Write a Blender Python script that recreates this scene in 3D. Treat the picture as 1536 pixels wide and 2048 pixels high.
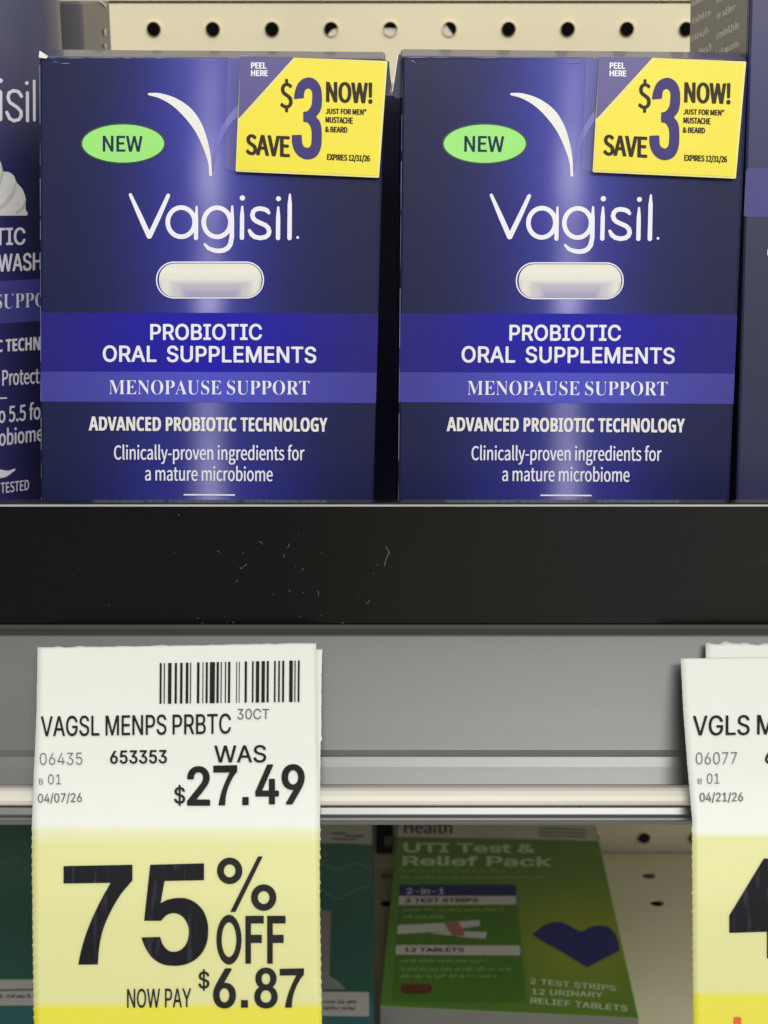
import bpy, math, random
import numpy as np
from mathutils import Vector
R = math.radians
random.seed(7)
for o in list(bpy.data.objects):
    bpy.data.objects.remove(o)
scene = bpy.context.scene
COL = scene.collection

# ------------------------------------------------------------------ camera, light, exposure
PITCH = R(17.3)
FPX = 3330.0                       # focal length in pixels of the 1536 x 2048 photograph
CAM = Vector((0.0, 0.0, 1.25))     # camera height above the shop floor
cam = bpy.data.cameras.new('camera')
cam.sensor_fit = 'VERTICAL'
cam.sensor_height = 36.0
cam.lens = 36.0 * FPX / 2048.0
cam.clip_start = 0.01
cam.clip_end = 50
cam.dof.use_dof = True
cam.dof.focus_distance = 0.385
cam.dof.aperture_fstop = 40
camo = bpy.data.objects.new('camera', cam)
camo.location = CAM
camo.rotation_euler = (R(90) - PITCH, 0, 0)
COL.objects.link(camo)
scene.camera = camo

world = bpy.data.worlds.new('World')
scene.world = world
world.use_nodes = True
wn, wl = world.node_tree.nodes, world.node_tree.links
bg = wn['Background']
bg.inputs[1].default_value = 1.0
# the shop around: bright ceiling, darker opposite shelves with mixed goods, mid grey floor
wtc = wn.new('ShaderNodeTexCoord')
wsep = wn.new('ShaderNodeSeparateXYZ')
wl.new(wtc.outputs['Generated'], wsep.inputs[0])
wmap = wn.new('ShaderNodeMapping')
wmap.inputs['Scale'].default_value = (7, 7, 1.6)
wl.new(wtc.outputs['Generated'], wmap.inputs['Vector'])
wnz = wn.new('ShaderNodeTexNoise')
wnz.inputs['Scale'].default_value = 1.6
wnz.inputs['Detail'].default_value = 3
wl.new(wmap.outputs[0], wnz.inputs['Vector'])
whs = wn.new('ShaderNodeHueSaturation')
whs.inputs['Saturation'].default_value = 1.2
whs.inputs['Value'].default_value = 0.95
wl.new(wnz.outputs['Color'], whs.inputs['Color'])
wlr = wn.new('ShaderNodeMapRange')
wlr.inputs['From Min'].default_value = -0.07
wlr.inputs['From Max'].default_value = 0.16
wlr.inputs['To Min'].default_value = 0.30
wlr.inputs['To Max'].default_value = 1.05
wl.new(wsep.outputs[0], wlr.inputs['Value'])
wsc = wn.new('ShaderNodeVectorMath')
wsc.operation = 'SCALE'
wl.new(whs.outputs[0], wsc.inputs[0])
wl.new(wlr.outputs[0], wsc.inputs['Scale'])
wrm = wn.new('ShaderNodeValToRGB')
for k, (q, c) in enumerate(((0.0, 1.0), (0.22, 1.0), (0.30, 0.0), (0.60, 0.0), (0.72, 1.0))):
    e = wrm.color_ramp.elements[k] if k < 2 else wrm.color_ramp.elements.new(q)
    e.position = q
    e.color = (c, c, c, 1)
wzr = wn.new('ShaderNodeMapRange')
wzr.inputs['From Min'].default_value = -1.0
wzr.inputs['From Max'].default_value = 1.0
wl.new(wsep.outputs[2], wzr.inputs['Value'])
wl.new(wzr.outputs[0], wrm.inputs[0])
wmx = wn.new('ShaderNodeMix')
wmx.data_type = 'RGBA'
wl.new(wrm.outputs[0], wmx.inputs[0])
wl.new(wsc.outputs[0], wmx.inputs[6])
wmx.inputs[7].default_value = (0.74, 0.735, 0.72, 1)
wl.new(wmx.outputs[2], bg.inputs[0])

def area(name, loc, target, sx, sy, power, color=(1, 0.96, 0.88)):
    l = bpy.data.lights.new(name, 'AREA')
    l.shape = 'RECTANGLE'
    l.size, l.size_y = sx, sy
    l.energy = power
    l.color = color
    o = bpy.data.objects.new(name, l)
    o.location = Vector(loc) + CAM
    o.rotation_euler = (Vector(target) - Vector(loc)).to_track_quat('-Z', 'Y').to_euler()
    COL.objects.link(o)
    return o
area('ceiling_light', (0.7, -3.2, 2.25), (0, 0.5, -0.1), 2.2, 0.9, 126, (1, 0.99, 0.965))

vs = scene.view_settings
vs.view_transform = 'Standard'
vs.look = 'None'
vs.exposure = 0.0
vs.gamma = 1.0
vs.use_curve_mapping = False
scene.cycles.max_bounces = 8
scene.cycles.use_denoising = True

# ------------------------------------------------------------------ letter outlines: advance, then x, y pairs of each contour in thousandths of an em
GLYPHS = {
 'I': (0.5087, 0.1878, {
  '$': [447,[202,-74,202,583,244,583,244,-74],[224,-9,197,-8,172,-4,149,1,128,9,108,19,91,31,76,45,64,60,54,77,46,96,41,115,38,137,104,137,107,123,110,110,116,98,123,88,132,79,142,71,154,64,166,59,180,55,194,52,209,50,224,49,241,50,257,52,272,55,286,60,299,66,311,74,321,82,329,92,336,102,341,114,345,126,346,139,345,151,342,161,338,171,332,179,325,186,316,193,307,199,296,205,245,222,184,239,154,249,128,260,105,274,86,289,71,307,60,326,54,348,52,372,53,393,58,413,65,431,75,448,87,463,102,476,119,488,138,498,158,506,180,511,203,514,227,516,252,514,275,511,296,505,316,498,334,488,351,476,365,463,377,449,387,433,394,415,399,397,401,378,337,378,334,396,326,412,316,426,302,437,286,447,267,453,247,457,225,459,209,458,194,456,180,452,167,448,156,442,145,435,136,427,129,418,123,409,118,398,116,387,115,376,116,363,119,352,124,342,131,334,139,326,148,319,158,313,169,308,212,293,264,279,312,264,324,258,336,252,347,245,359,238,369,229,379,220,387,209,395,198,401,185,405,171,407,155,408,139,407,118,403,99,396,81,386,64,374,48,360,34,343,21,323,11,302,2,278,-4,252,-8]],
  '&': [448,[197,-7,173,-6,150,-2,129,4,110,12,93,22,78,34,65,47,54,62,45,78,39,96,35,114,34,133,35,149,37,163,42,177,47,189,55,201,63,213,73,224,85,235,140,279,216,335,237,352,255,375,258,382,260,389,261,397,262,405,261,417,258,427,253,437,245,445,237,452,226,457,215,460,201,461,192,460,184,459,176,456,168,453,161,449,155,444,150,438,145,431,142,424,139,416,137,408,137,399,137,389,139,380,142,372,145,363,169,327,204,284,438,0,364,0,171,231,121,293,111,306,102,319,94,331,87,344,82,357,78,370,76,384,75,398,76,415,79,430,84,445,91,458,99,470,109,481,121,491,134,499,149,505,165,510,182,513,200,513,218,513,235,510,251,505,266,499,279,491,290,482,300,471,308,459,315,447,320,433,323,419,324,404,323,393,322,382,319,372,315,362,310,352,305,342,299,333,291,325,256,293,154,217,140,206,128,195,118,185,110,174,104,164,100,154,98,143,97,131,98,119,100,108,104,97,109,87,116,78,124,70,133,63,143,57,154,53,166,49,179,47,193,46,208,47,223,50,237,54,251,59,265,66,278,75,290,84,301,95,312,108,321,121,329,136,336,151,342,168,346,186,348,205,349,224,408,224,407,201,405,180,401,161,397,144,391,128,385,115,378,103,371,92,345,62,333,47,320,34,305,23,289,14,271,7,252,1,234,-3,215,-6]],
  '-': [453,[337,244,337,188,114,188,114,244]],
  '/': [249,[235,533,71,-76,14,-76,178,533]],
  '0': [453,[227,-7,199,-5,174,1,151,11,130,24,111,41,95,62,80,86,69,113,60,144,53,178,49,214,48,254,49,294,53,330,60,364,69,395,81,422,95,447,112,467,130,484,151,498,174,508,200,514,227,516,254,514,279,508,302,498,323,484,342,467,358,447,372,422,384,395,393,364,400,330,404,294,405,254,404,214,400,178,393,144,384,113,373,86,359,62,342,41,323,24,302,11,279,1,254,-5],[227,50,245,51,261,56,276,63,290,74,303,87,313,103,323,122,330,144,336,168,340,194,343,223,344,254,343,285,340,314,336,341,330,365,323,387,313,405,303,422,290,435,276,446,261,453,245,458,227,460,209,458,192,453,177,446,163,435,151,422,140,405,131,387,123,365,117,341,113,314,110,285,109,254,110,223,113,194,117,168,123,144,131,122,140,103,151,87,163,74,177,63,192,56,209,51]],
  '1': [453,[76,0,76,55,391,55,391,0],[276,509,276,0,212,0,212,448,209,448,86,358,86,427,198,509]],
  '2': [453,[64,0,64,47,234,229,282,282,291,294,299,305,305,316,311,327,315,337,318,348,320,360,320,371,319,385,317,397,313,408,308,419,301,428,293,436,283,443,273,449,262,454,250,457,237,459,224,460,209,459,196,457,184,453,172,447,162,441,153,433,145,424,139,413,134,402,130,390,128,376,127,362,66,362,67,384,71,405,77,424,86,442,98,459,111,473,126,486,143,496,162,505,182,511,203,514,225,516,247,514,268,511,288,505,306,497,323,486,337,474,350,461,361,445,370,428,376,411,380,392,381,372,380,358,378,345,375,331,371,318,365,304,357,290,347,275,336,259,267,180,153,60,153,57,389,57,389,0]],
  '3': [453,[218,-7,195,-6,173,-3,152,2,133,10,114,19,98,30,83,43,70,57,60,74,52,91,46,111,44,132,109,132,111,119,115,107,120,97,126,87,134,78,144,71,154,64,165,59,178,55,191,52,204,50,219,50,234,51,248,53,262,56,275,61,287,67,297,74,307,83,315,93,321,104,325,116,328,130,329,145,328,158,326,172,322,184,316,196,308,207,299,217,288,226,275,234,260,240,242,244,223,247,201,248,157,248,157,299,288,448,288,452,70,452,70,509,372,509,372,461,211,278,211,289,239,290,264,288,287,284,308,276,327,265,344,253,359,239,371,222,381,205,387,186,392,166,393,145,392,123,387,103,380,84,370,66,358,50,344,36,327,23,309,12,288,4,266,-2,243,-6]],
  '4': [453,[40,105,40,158,247,509,311,509,109,166,109,163,413,163,413,105],[282,0,282,121,282,146,282,318,343,318,343,0]],
  '5': [453,[221,-7,199,-6,178,-2,159,3,140,11,123,21,108,32,94,45,83,60,73,76,66,93,62,111,60,130,122,130,124,119,127,108,132,98,138,89,145,80,154,73,163,66,173,60,184,56,196,52,208,50,221,50,236,51,250,53,264,58,276,64,288,72,298,82,307,92,314,104,320,117,324,131,327,146,328,162,327,178,324,193,320,208,314,221,306,233,297,244,286,254,275,262,262,269,248,273,233,276,218,277,205,276,192,275,180,272,167,268,156,264,145,258,136,252,128,246,67,253,96,509,366,509,366,452,151,452,134,301,136,301,145,308,155,315,166,320,178,325,190,329,203,331,216,333,229,334,247,333,263,330,279,326,294,321,308,314,321,306,334,296,345,285,355,273,364,260,372,246,379,231,384,215,388,199,390,181,391,163,390,139,385,117,379,95,369,76,357,57,343,41,327,27,309,15,289,6,268,-1,245,-5]],
  '6': [453,[226,-7,203,-5,182,-1,161,5,142,15,125,26,109,40,96,56,84,74,75,94,69,115,65,138,64,162,65,180,68,199,73,219,80,239,89,261,102,285,118,311,137,340,252,509,322,509,151,261,145,261,149,268,154,275,159,281,165,288,172,293,179,299,187,303,196,307,205,310,214,312,224,314,235,314,257,313,278,309,298,303,316,295,332,284,346,271,359,257,370,240,378,221,384,201,388,180,389,157,388,134,384,112,377,92,368,73,356,55,343,39,327,26,310,14,291,5,271,-2,249,-6],[226,48,241,49,254,52,267,56,279,63,289,70,299,79,307,90,314,101,320,114,324,128,327,142,327,157,327,173,324,187,320,201,314,213,307,225,299,235,289,244,279,251,267,258,254,262,241,264,226,265,212,264,198,262,186,258,174,252,163,244,153,235,145,225,138,214,132,201,128,188,126,174,125,158,126,143,128,128,132,114,138,102,145,90,153,79,163,70,174,63,186,56,198,52,212,49]],
  '7': [453,[97,0,323,448,323,452,62,452,62,509,391,509,391,449,165,0]],
  '8': [453,[226,-7,201,-6,178,-2,156,3,136,11,117,21,101,33,86,47,74,62,64,78,57,96,53,115,52,135,53,151,55,166,59,181,65,195,72,208,81,220,90,231,101,241,113,249,125,256,139,261,153,265,153,267,135,273,119,282,105,293,93,308,83,324,76,342,72,360,70,380,72,399,75,417,82,434,90,450,101,464,114,477,129,488,146,498,164,506,184,511,204,514,226,516,248,514,269,511,288,506,306,498,323,488,337,477,350,464,361,450,370,434,377,417,380,399,382,380,380,361,376,342,369,324,359,308,347,293,333,282,318,273,300,267,300,265,314,261,327,256,339,249,351,241,362,231,372,220,380,208,387,195,393,181,397,166,400,151,401,135,399,115,395,96,388,78,378,62,366,47,352,33,335,21,317,11,296,3,275,-2,251,-6],[226,49,243,50,258,52,272,55,285,60,296,66,307,74,315,82,323,91,329,102,333,113,336,126,337,139,336,152,333,165,329,177,322,189,314,199,305,208,295,216,283,223,270,228,256,232,242,234,226,235,211,234,196,232,182,228,169,223,157,216,147,208,138,199,130,189,123,177,119,165,116,152,115,139,116,126,119,113,123,102,129,91,136,82,145,74,156,66,167,60,180,55,195,52,210,50],[226,290,239,290,252,292,263,296,274,300,284,306,293,313,300,321,307,330,312,341,316,351,318,363,319,376,318,388,316,399,313,410,308,420,301,429,294,437,285,444,275,449,264,454,252,457,240,459,226,460,213,459,200,457,188,454,177,449,167,444,159,437,151,429,145,420,139,410,136,399,134,388,133,376,134,363,136,351,139,341,145,330,151,321,159,313,168,306,178,300,189,296,201,292,213,290]],
  '9': [453,[226,516,249,514,271,510,291,503,310,494,328,482,343,468,356,452,368,434,377,414,384,393,388,371,389,347,388,328,385,309,380,290,373,270,363,248,350,224,334,197,315,168,200,0,130,0,301,248,307,248,303,240,299,234,294,227,287,221,281,215,273,210,265,206,257,202,248,199,238,196,228,195,218,195,195,196,175,199,155,206,137,214,121,225,106,237,94,252,83,269,74,287,68,307,65,329,64,352,65,375,69,397,75,417,85,436,96,454,110,469,125,483,143,494,162,504,182,510,203,514],[226,460,212,459,199,457,186,452,174,446,163,438,154,429,145,419,138,407,133,395,129,381,126,367,125,352,126,336,129,322,133,308,138,295,145,284,154,274,163,265,174,257,186,251,199,247,212,244,226,243,240,244,254,247,267,251,279,257,289,265,299,273,307,284,314,295,320,308,324,321,327,335,327,350,327,366,324,381,320,394,314,407,307,419,299,429,290,438,279,446,267,452,254,457,241,459]],
  'A': [480,[16,0,201,509,276,509,463,0,395,0,287,302,264,372,232,478,245,478,213,371,191,302,85,0],[110,142,110,199,370,199,370,142]],
  'B': [456,[60,0,60,509,241,509,266,508,289,504,310,499,329,491,345,481,359,469,371,456,381,442,388,426,394,410,397,392,398,374,397,358,395,344,392,331,387,320,380,310,373,301,365,293,356,286,347,280,336,275,326,270,315,267,315,262,327,261,339,257,351,252,363,245,374,237,385,227,394,216,402,203,409,189,414,173,417,155,418,136,417,117,413,100,408,83,400,67,390,52,377,39,362,28,344,18,324,10,301,4,275,1,247,0],[125,57,245,57,272,58,296,63,315,70,330,80,341,92,349,105,354,120,355,137,355,149,352,161,348,173,342,184,335,194,327,203,317,211,306,218,293,224,279,228,264,230,248,231,125,231],[125,285,238,285,252,286,265,288,277,291,288,296,299,302,308,309,316,317,323,326,329,337,333,348,335,359,336,372,334,388,330,403,323,417,313,429,299,439,283,446,263,450,240,452,125,452]],
  'C': [510,[267,-7,235,-5,205,1,177,11,150,25,126,42,104,63,86,88,70,115,57,146,48,179,42,215,40,254,42,293,48,329,57,362,70,393,86,421,104,445,126,466,150,484,177,498,205,508,235,514,267,516,286,515,305,513,323,509,340,504,357,498,373,490,388,481,402,471,415,460,427,447,438,433,448,418,456,402,463,385,469,367,473,348,408,348,405,361,401,373,395,384,389,395,382,404,375,413,366,421,357,428,348,435,337,440,327,445,315,449,304,452,292,454,280,455,267,456,245,454,223,450,203,443,184,432,166,419,150,403,137,385,125,364,116,340,109,314,105,285,103,254,105,223,109,194,116,168,125,145,137,123,151,105,166,89,184,76,203,66,223,59,245,54,267,53,280,53,292,55,304,57,315,60,327,64,337,69,348,74,357,81,366,88,375,96,382,105,389,114,395,125,401,136,405,148,408,160,473,160,469,142,463,124,457,107,448,91,438,76,428,62,416,49,402,38,388,28,373,19,357,11,341,5,323,0,305,-4,286,-6]],
  'E': [419,[60,0,60,509,372,509,372,452,125,452,125,286,355,286,355,229,125,229,125,57,375,57,375,0]],
  'F': [410,[60,0,60,509,369,509,369,452,125,452,125,278,346,278,346,221,125,221,125,0]],
  'G': [520,[269,-7,236,-5,205,1,176,11,149,25,125,43,104,64,85,88,69,116,57,146,47,179,42,215,40,254,42,293,47,329,57,362,69,393,85,421,103,445,125,466,149,484,175,498,203,508,233,514,265,516,285,515,304,513,322,509,340,504,358,497,374,489,389,480,403,469,416,458,429,445,439,431,449,416,458,401,465,384,470,367,474,349,408,349,404,361,399,372,393,383,387,393,380,403,373,411,365,420,356,427,347,434,337,439,326,444,315,448,304,452,291,454,279,455,265,456,243,454,222,450,202,443,183,432,166,419,150,404,137,385,125,364,116,340,109,314,105,285,103,254,105,223,109,194,116,168,125,145,137,124,151,105,166,90,184,76,203,66,224,59,246,54,269,53,290,54,309,57,328,63,345,71,360,81,374,93,386,107,396,123,404,141,410,160,414,180,415,202,434,199,283,199,283,256,478,256,478,200,476,170,471,141,463,115,451,91,436,69,419,50,399,33,377,19,352,8,326,0,298,-5]],
  'H': [517,[60,0,60,509,125,509,125,289,392,289,392,509,457,509,457,0,392,0,392,232,125,232,125,0]],
  'I': [300,[31,0,31,57,118,57,118,452,31,452,31,509,269,509,269,452,183,452,183,57,269,57,269,0]],
  'L': [393,[60,0,60,509,125,509,125,57,361,57,361,0]],
  'M': [628,[60,0,60,509,152,509,277,187,287,159,299,123,311,84,322,49,307,49,318,83,330,121,342,158,352,187,476,509,568,509,568,0,504,0,504,291,504,327,505,369,506,413,507,457,513,457,498,409,482,363,467,322,456,291,342,0,286,0,170,291,159,321,145,361,129,408,112,457,119,457,120,416,121,372,122,328,122,291,122,0]],
  'N': [523,[60,0,60,509,136,509,343,183,363,151,388,107,414,55,405,54,401,108,399,157,399,195,399,509,463,509,463,0,387,0,202,290,177,331,148,381,108,452,119,454,122,384,124,328,125,291,125,0]],
  'O': [533,[267,-7,235,-5,205,1,177,11,150,25,126,42,105,63,86,88,70,115,57,146,48,179,42,215,40,254,42,293,48,329,57,362,70,393,86,421,105,445,126,466,150,484,177,498,205,508,235,514,267,516,299,514,329,508,357,498,384,484,408,466,429,445,448,421,464,393,477,362,486,329,491,293,493,254,491,215,486,179,477,146,464,115,448,88,429,63,408,42,384,25,357,11,329,1,299,-5],[267,53,289,54,310,59,330,66,349,76,367,89,383,105,396,123,408,144,418,168,425,194,429,223,430,254,429,286,425,314,418,341,408,365,396,386,383,404,367,420,349,433,330,443,310,450,289,454,267,456,245,454,223,450,203,443,184,433,167,420,151,404,137,385,125,364,116,340,109,314,105,285,103,254,105,223,109,194,116,168,125,144,137,123,151,105,167,89,184,76,203,66,223,59,245,54]],
  'P': [445,[60,0,60,509,235,509,263,507,289,503,312,497,332,487,350,476,366,462,379,447,390,430,398,411,404,391,407,370,409,348,407,325,404,304,398,284,390,265,379,248,366,233,350,219,332,207,312,198,289,191,263,187,235,186,109,186,109,242,233,242,252,243,269,246,284,250,297,256,308,264,318,272,327,282,333,294,338,306,342,319,344,333,344,348,344,362,342,376,338,389,333,402,326,413,318,423,308,431,297,439,284,444,268,449,251,451,232,452,125,452,125,0]],
  'R': [449,[60,0,60,509,236,509,264,507,290,504,313,497,333,489,351,478,367,465,380,450,390,433,399,415,405,395,408,374,409,352,408,330,405,309,399,290,390,271,380,255,367,240,351,228,333,217,312,209,289,203,264,199,236,198,96,198,96,255,234,255,252,256,269,258,284,262,298,267,309,273,319,281,327,290,334,300,339,312,342,324,344,338,345,352,344,367,342,380,339,393,334,405,327,415,319,425,309,433,298,440,284,445,269,449,252,451,233,452,125,452,125,0],[353,0,230,229,303,229,428,0]],
  'S': [447,[224,-9,197,-8,172,-4,149,1,128,9,108,19,91,31,76,45,64,60,54,77,46,96,41,115,38,137,104,137,107,123,110,110,116,98,123,88,132,79,142,71,154,64,166,59,180,55,194,52,209,50,224,49,241,50,257,52,272,55,286,60,299,66,311,74,321,82,329,92,336,102,341,114,345,126,346,139,345,151,342,161,338,171,332,179,325,186,316,193,307,199,296,205,245,222,184,239,154,249,128,260,105,274,86,289,71,307,60,326,54,348,52,372,53,393,58,413,65,431,75,448,87,463,102,476,119,488,138,498,158,506,180,511,203,514,227,516,252,514,275,511,296,505,316,498,334,488,351,476,365,463,377,449,387,433,394,415,399,397,401,378,337,378,334,396,326,412,316,426,302,437,286,447,267,453,247,457,225,459,209,458,194,456,180,452,167,448,156,442,145,435,136,427,129,418,123,409,118,398,116,387,115,376,116,363,119,352,124,342,131,334,139,326,148,319,158,313,169,308,212,293,264,279,312,264,324,258,336,252,347,245,359,238,369,229,379,220,387,209,395,198,401,185,405,171,407,155,408,139,407,118,403,99,396,81,386,64,374,48,360,34,343,21,323,11,302,2,278,-4,252,-8]],
  'T': [449,[32,452,32,509,417,509,417,452,257,452,257,0,193,0,193,452]],
  'U': [517,[259,-8,230,-7,203,-2,177,5,154,15,133,28,114,43,98,60,85,80,74,101,66,124,62,148,60,173,60,509,124,509,124,178,125,160,128,144,133,128,141,113,150,99,160,87,173,77,187,68,203,61,220,56,239,53,259,52,279,53,298,56,315,61,331,68,345,77,357,87,368,99,377,113,384,128,389,144,392,160,393,178,393,509,457,509,457,173,456,148,451,124,443,101,433,80,419,60,403,43,384,28,363,15,340,5,315,-2,288,-7]],
  'V': [480,[204,0,16,509,84,509,192,206,215,137,248,31,235,31,267,138,290,206,395,509,463,509,278,0]],
  'W': [686,[155,0,16,509,82,509,163,196,175,145,187,94,197,40,189,40,200,94,211,145,224,196,306,509,380,509,462,196,474,145,486,94,497,40,488,40,499,94,510,145,523,196,603,509,670,509,530,0,455,0,368,323,351,391,336,475,350,475,335,395,318,323,230,0]],
  'Y': [472,[203,0,203,208,16,509,91,509,192,344,222,292,250,230,224,230,251,293,280,344,381,509,455,509,268,208,268,0]],
  'a': [389,[160,-9,142,-8,126,-5,110,-1,94,5,80,12,68,22,57,32,48,45,40,58,35,73,31,90,30,108,31,123,34,138,38,150,43,161,50,171,58,179,67,187,78,193,89,199,100,203,112,207,125,211,178,220,234,227,244,228,252,230,259,232,265,235,270,238,273,243,275,248,276,255,276,257,275,268,273,279,271,288,267,297,262,304,256,311,248,317,240,322,230,326,220,329,208,330,196,331,183,330,171,329,159,326,149,322,140,318,132,313,124,307,118,301,112,294,107,288,103,281,100,274,41,291,48,308,57,322,67,335,79,346,91,355,104,364,118,370,133,375,148,379,163,382,179,384,194,384,239,379,251,376,263,372,275,367,286,360,296,353,306,343,315,333,322,320,329,306,333,290,336,272,337,251,337,0,277,0,277,52,272,52,252,25,244,18,236,12,226,6,215,1,203,-3,190,-6,176,-8],[170,45,187,46,202,49,216,53,228,59,239,66,248,74,257,83,263,93,269,104,272,115,275,126,276,138,276,190,259,182,231,176,200,171,175,168,134,159,125,155,117,150,110,145,103,139,98,132,95,124,93,115,92,105,92,95,94,87,98,79,102,72,107,66,114,61,121,56,130,52,139,49,149,47,159,46]],
  'c': [396,[207,-8,182,-7,159,-2,137,6,117,16,98,30,82,46,68,64,56,85,46,108,40,133,36,159,34,187,36,216,40,243,46,268,56,291,68,312,82,330,98,346,117,360,137,371,159,378,182,383,207,384,221,384,234,383,247,380,260,377,272,373,284,368,295,362,305,356,315,349,324,341,332,332,340,322,347,312,353,301,358,289,362,277,303,262,290,289,270,311,242,325,207,330,189,329,173,325,158,319,145,310,134,300,124,287,115,274,108,258,103,242,99,224,97,206,96,187,97,169,99,151,103,134,108,117,115,102,124,89,134,76,145,66,158,57,173,51,189,48,207,46,243,52,271,66,292,89,304,117,363,102,359,90,354,78,348,67,341,56,334,46,325,37,316,29,306,21,296,15,285,9,273,4,261,-1,248,-4,235,-6,221,-8]],
  'e': [404,[212,-8,185,-7,161,-2,138,6,117,16,98,30,82,46,68,64,56,85,46,108,40,132,35,159,34,187,35,215,39,242,46,267,55,290,67,311,81,329,97,346,115,359,135,370,157,378,180,383,205,384,221,384,236,382,251,379,266,374,280,368,294,361,307,351,319,341,331,329,341,315,350,299,357,282,363,263,368,242,370,219,371,194,371,169,75,169,75,221,338,221,310,202,309,220,307,237,303,254,298,269,291,282,283,294,273,305,263,314,250,321,237,326,222,329,205,330,189,329,173,326,159,321,146,313,135,304,125,294,116,282,109,270,103,256,99,241,97,226,96,211,96,178,97,157,100,139,104,122,110,106,118,92,128,80,139,70,151,61,165,55,179,50,195,47,212,46,224,47,234,48,244,50,254,53,263,56,271,61,278,66,285,73,292,80,297,88,302,96,306,105,365,91,360,77,353,63,345,51,335,39,324,29,311,19,298,11,283,4,266,-1,249,-5,231,-7]],
  'f': [254,[228,379,228,327,6,327,6,379],[81,0,81,432,82,447,84,461,89,474,96,486,104,496,113,505,124,513,135,519,148,524,161,527,174,529,187,530,222,527,243,521,227,468,215,472,195,474,182,473,171,470,162,466,154,460,149,452,145,443,142,431,142,419,142,0]],
  'i': [167,[53,0,53,379,114,379,114,0],[84,443,75,444,67,446,60,449,54,455,48,461,44,468,42,475,41,483,42,491,44,499,48,506,54,512,60,517,67,521,75,523,84,524,92,523,100,521,107,517,114,512,119,506,123,499,126,491,126,483,126,475,123,468,119,461,114,455,107,449,100,446,92,444]],
  'k': [381,[110,137,110,212,121,212,284,379,360,379,184,199,177,199],[53,0,53,509,114,509,114,0],[294,0,148,186,191,229,372,0]],
  'l': [189,[139,-2,119,-1,101,3,86,10,74,20,65,33,58,47,54,65,53,84,53,509,114,509,114,99,114,87,115,77,117,68,120,62,124,58,130,54,137,53,146,52,160,53,170,54,181,3,162,-1]],
  'n': [410,[114,227,114,0,53,0,53,379,112,379,112,287,102,287,112,312,124,332,137,349,152,362,169,372,187,379,207,383,227,384,246,383,264,380,280,376,295,369,309,360,321,349,332,336,341,321,348,304,353,285,356,264,357,240,357,0,296,0,296,235,295,256,290,275,283,291,273,304,260,315,246,323,229,328,210,329,197,328,184,326,172,322,161,317,150,311,141,303,133,293,126,283,121,271,117,257,114,243]],
  's': [365,[182,-8,163,-7,145,-5,128,-2,112,3,98,10,84,18,72,27,62,38,53,50,45,63,40,78,36,94,94,107,99,92,105,79,114,69,124,60,136,54,150,49,165,46,181,45,200,46,217,50,232,55,244,62,255,71,262,81,267,91,268,103,267,112,265,121,260,129,254,136,246,142,237,147,225,151,212,155,149,170,125,177,104,186,87,196,72,208,61,222,53,237,48,255,47,274,48,290,51,305,57,319,65,332,75,343,87,354,100,363,115,370,131,377,149,381,167,384,187,384,206,384,223,381,239,378,254,372,267,366,279,358,290,349,299,339,307,328,314,316,319,303,324,290,268,277,264,288,258,298,251,307,243,316,232,323,219,328,205,331,187,333,171,332,156,329,143,324,131,317,121,308,114,299,110,289,109,277,110,267,112,258,117,250,124,243,133,237,144,232,157,227,172,223,229,209,254,202,275,194,292,183,306,171,317,158,325,142,330,125,331,107,330,90,326,75,321,61,312,47,302,35,290,24,276,15,260,6,242,0,223,-5,203,-7]],
  't': [227,[204,379,204,327,6,327,6,379],[65,471,126,471,126,98,127,86,128,76,132,68,136,61,142,56,150,53,159,51,170,50,185,51,202,54,213,2,192,-3,168,-4,145,-3,125,2,107,10,92,21,80,35,72,52,67,71,65,93]],
 }),
 'S': (0.2567, 0.0784, {
  '!': [113,[46,77,68,77,72,226,72,262,40,262,41,226],[56,-5,65,-3,73,2,78,10,79,20,78,30,73,37,65,42,56,44,47,42,40,37,35,30,33,20,35,10,40,2,47,-3]],
  '$': [194,[87,-43,110,-43,110,-4,135,4,154,19,167,39,171,64,163,99,142,122,116,137,90,151,69,167,61,190,64,205,72,217,84,225,101,228,115,226,127,222,138,215,148,206,166,224,154,235,142,244,127,250,110,254,110,293,87,293,87,253,64,246,46,232,35,212,30,188,39,157,59,136,85,121,111,106,132,88,140,62,137,46,129,33,115,25,96,22,78,24,63,30,48,38,35,48,20,26,34,15,50,6,68,-1,87,-4]],
  '&': [238,[91,-5,112,-2,132,3,149,13,165,25,180,15,195,6,210,0,224,-5,232,22,221,26,209,31,197,38,184,47,198,67,211,90,221,113,229,138,199,138,192,117,184,97,174,79,163,63,145,79,128,96,112,115,98,135,119,151,138,168,151,188,156,211,152,231,143,247,127,258,105,261,81,257,63,244,51,225,47,201,48,187,51,172,56,156,63,141,44,126,28,110,17,90,13,67,15,47,23,30,34,15,50,5,69,-2],[144,42,132,33,120,27,108,22,95,21,74,24,58,34,48,49,44,68,46,83,53,95,64,107,76,118,91,98,107,78,125,59],[86,156,81,168,77,179,75,191,74,201,76,216,82,228,92,236,106,239,117,236,124,230,129,221,130,210,126,194,117,180,103,168]],
  '*': [164,[54,165,82,198,109,165,125,176,102,213,140,229,134,246,95,237,91,279,72,279,69,236,29,246,23,229,61,213,39,176]],
  '-': [121,[16,86,106,86,106,110,16,110]],
  '.': [97,[49,-5,58,-3,65,2,70,10,72,20,70,30,65,37,58,42,49,44,40,42,32,37,27,30,26,20,27,10,32,2,40,-3]],
  '/': [137,[4,-63,27,-63,132,278,109,278]],
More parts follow.
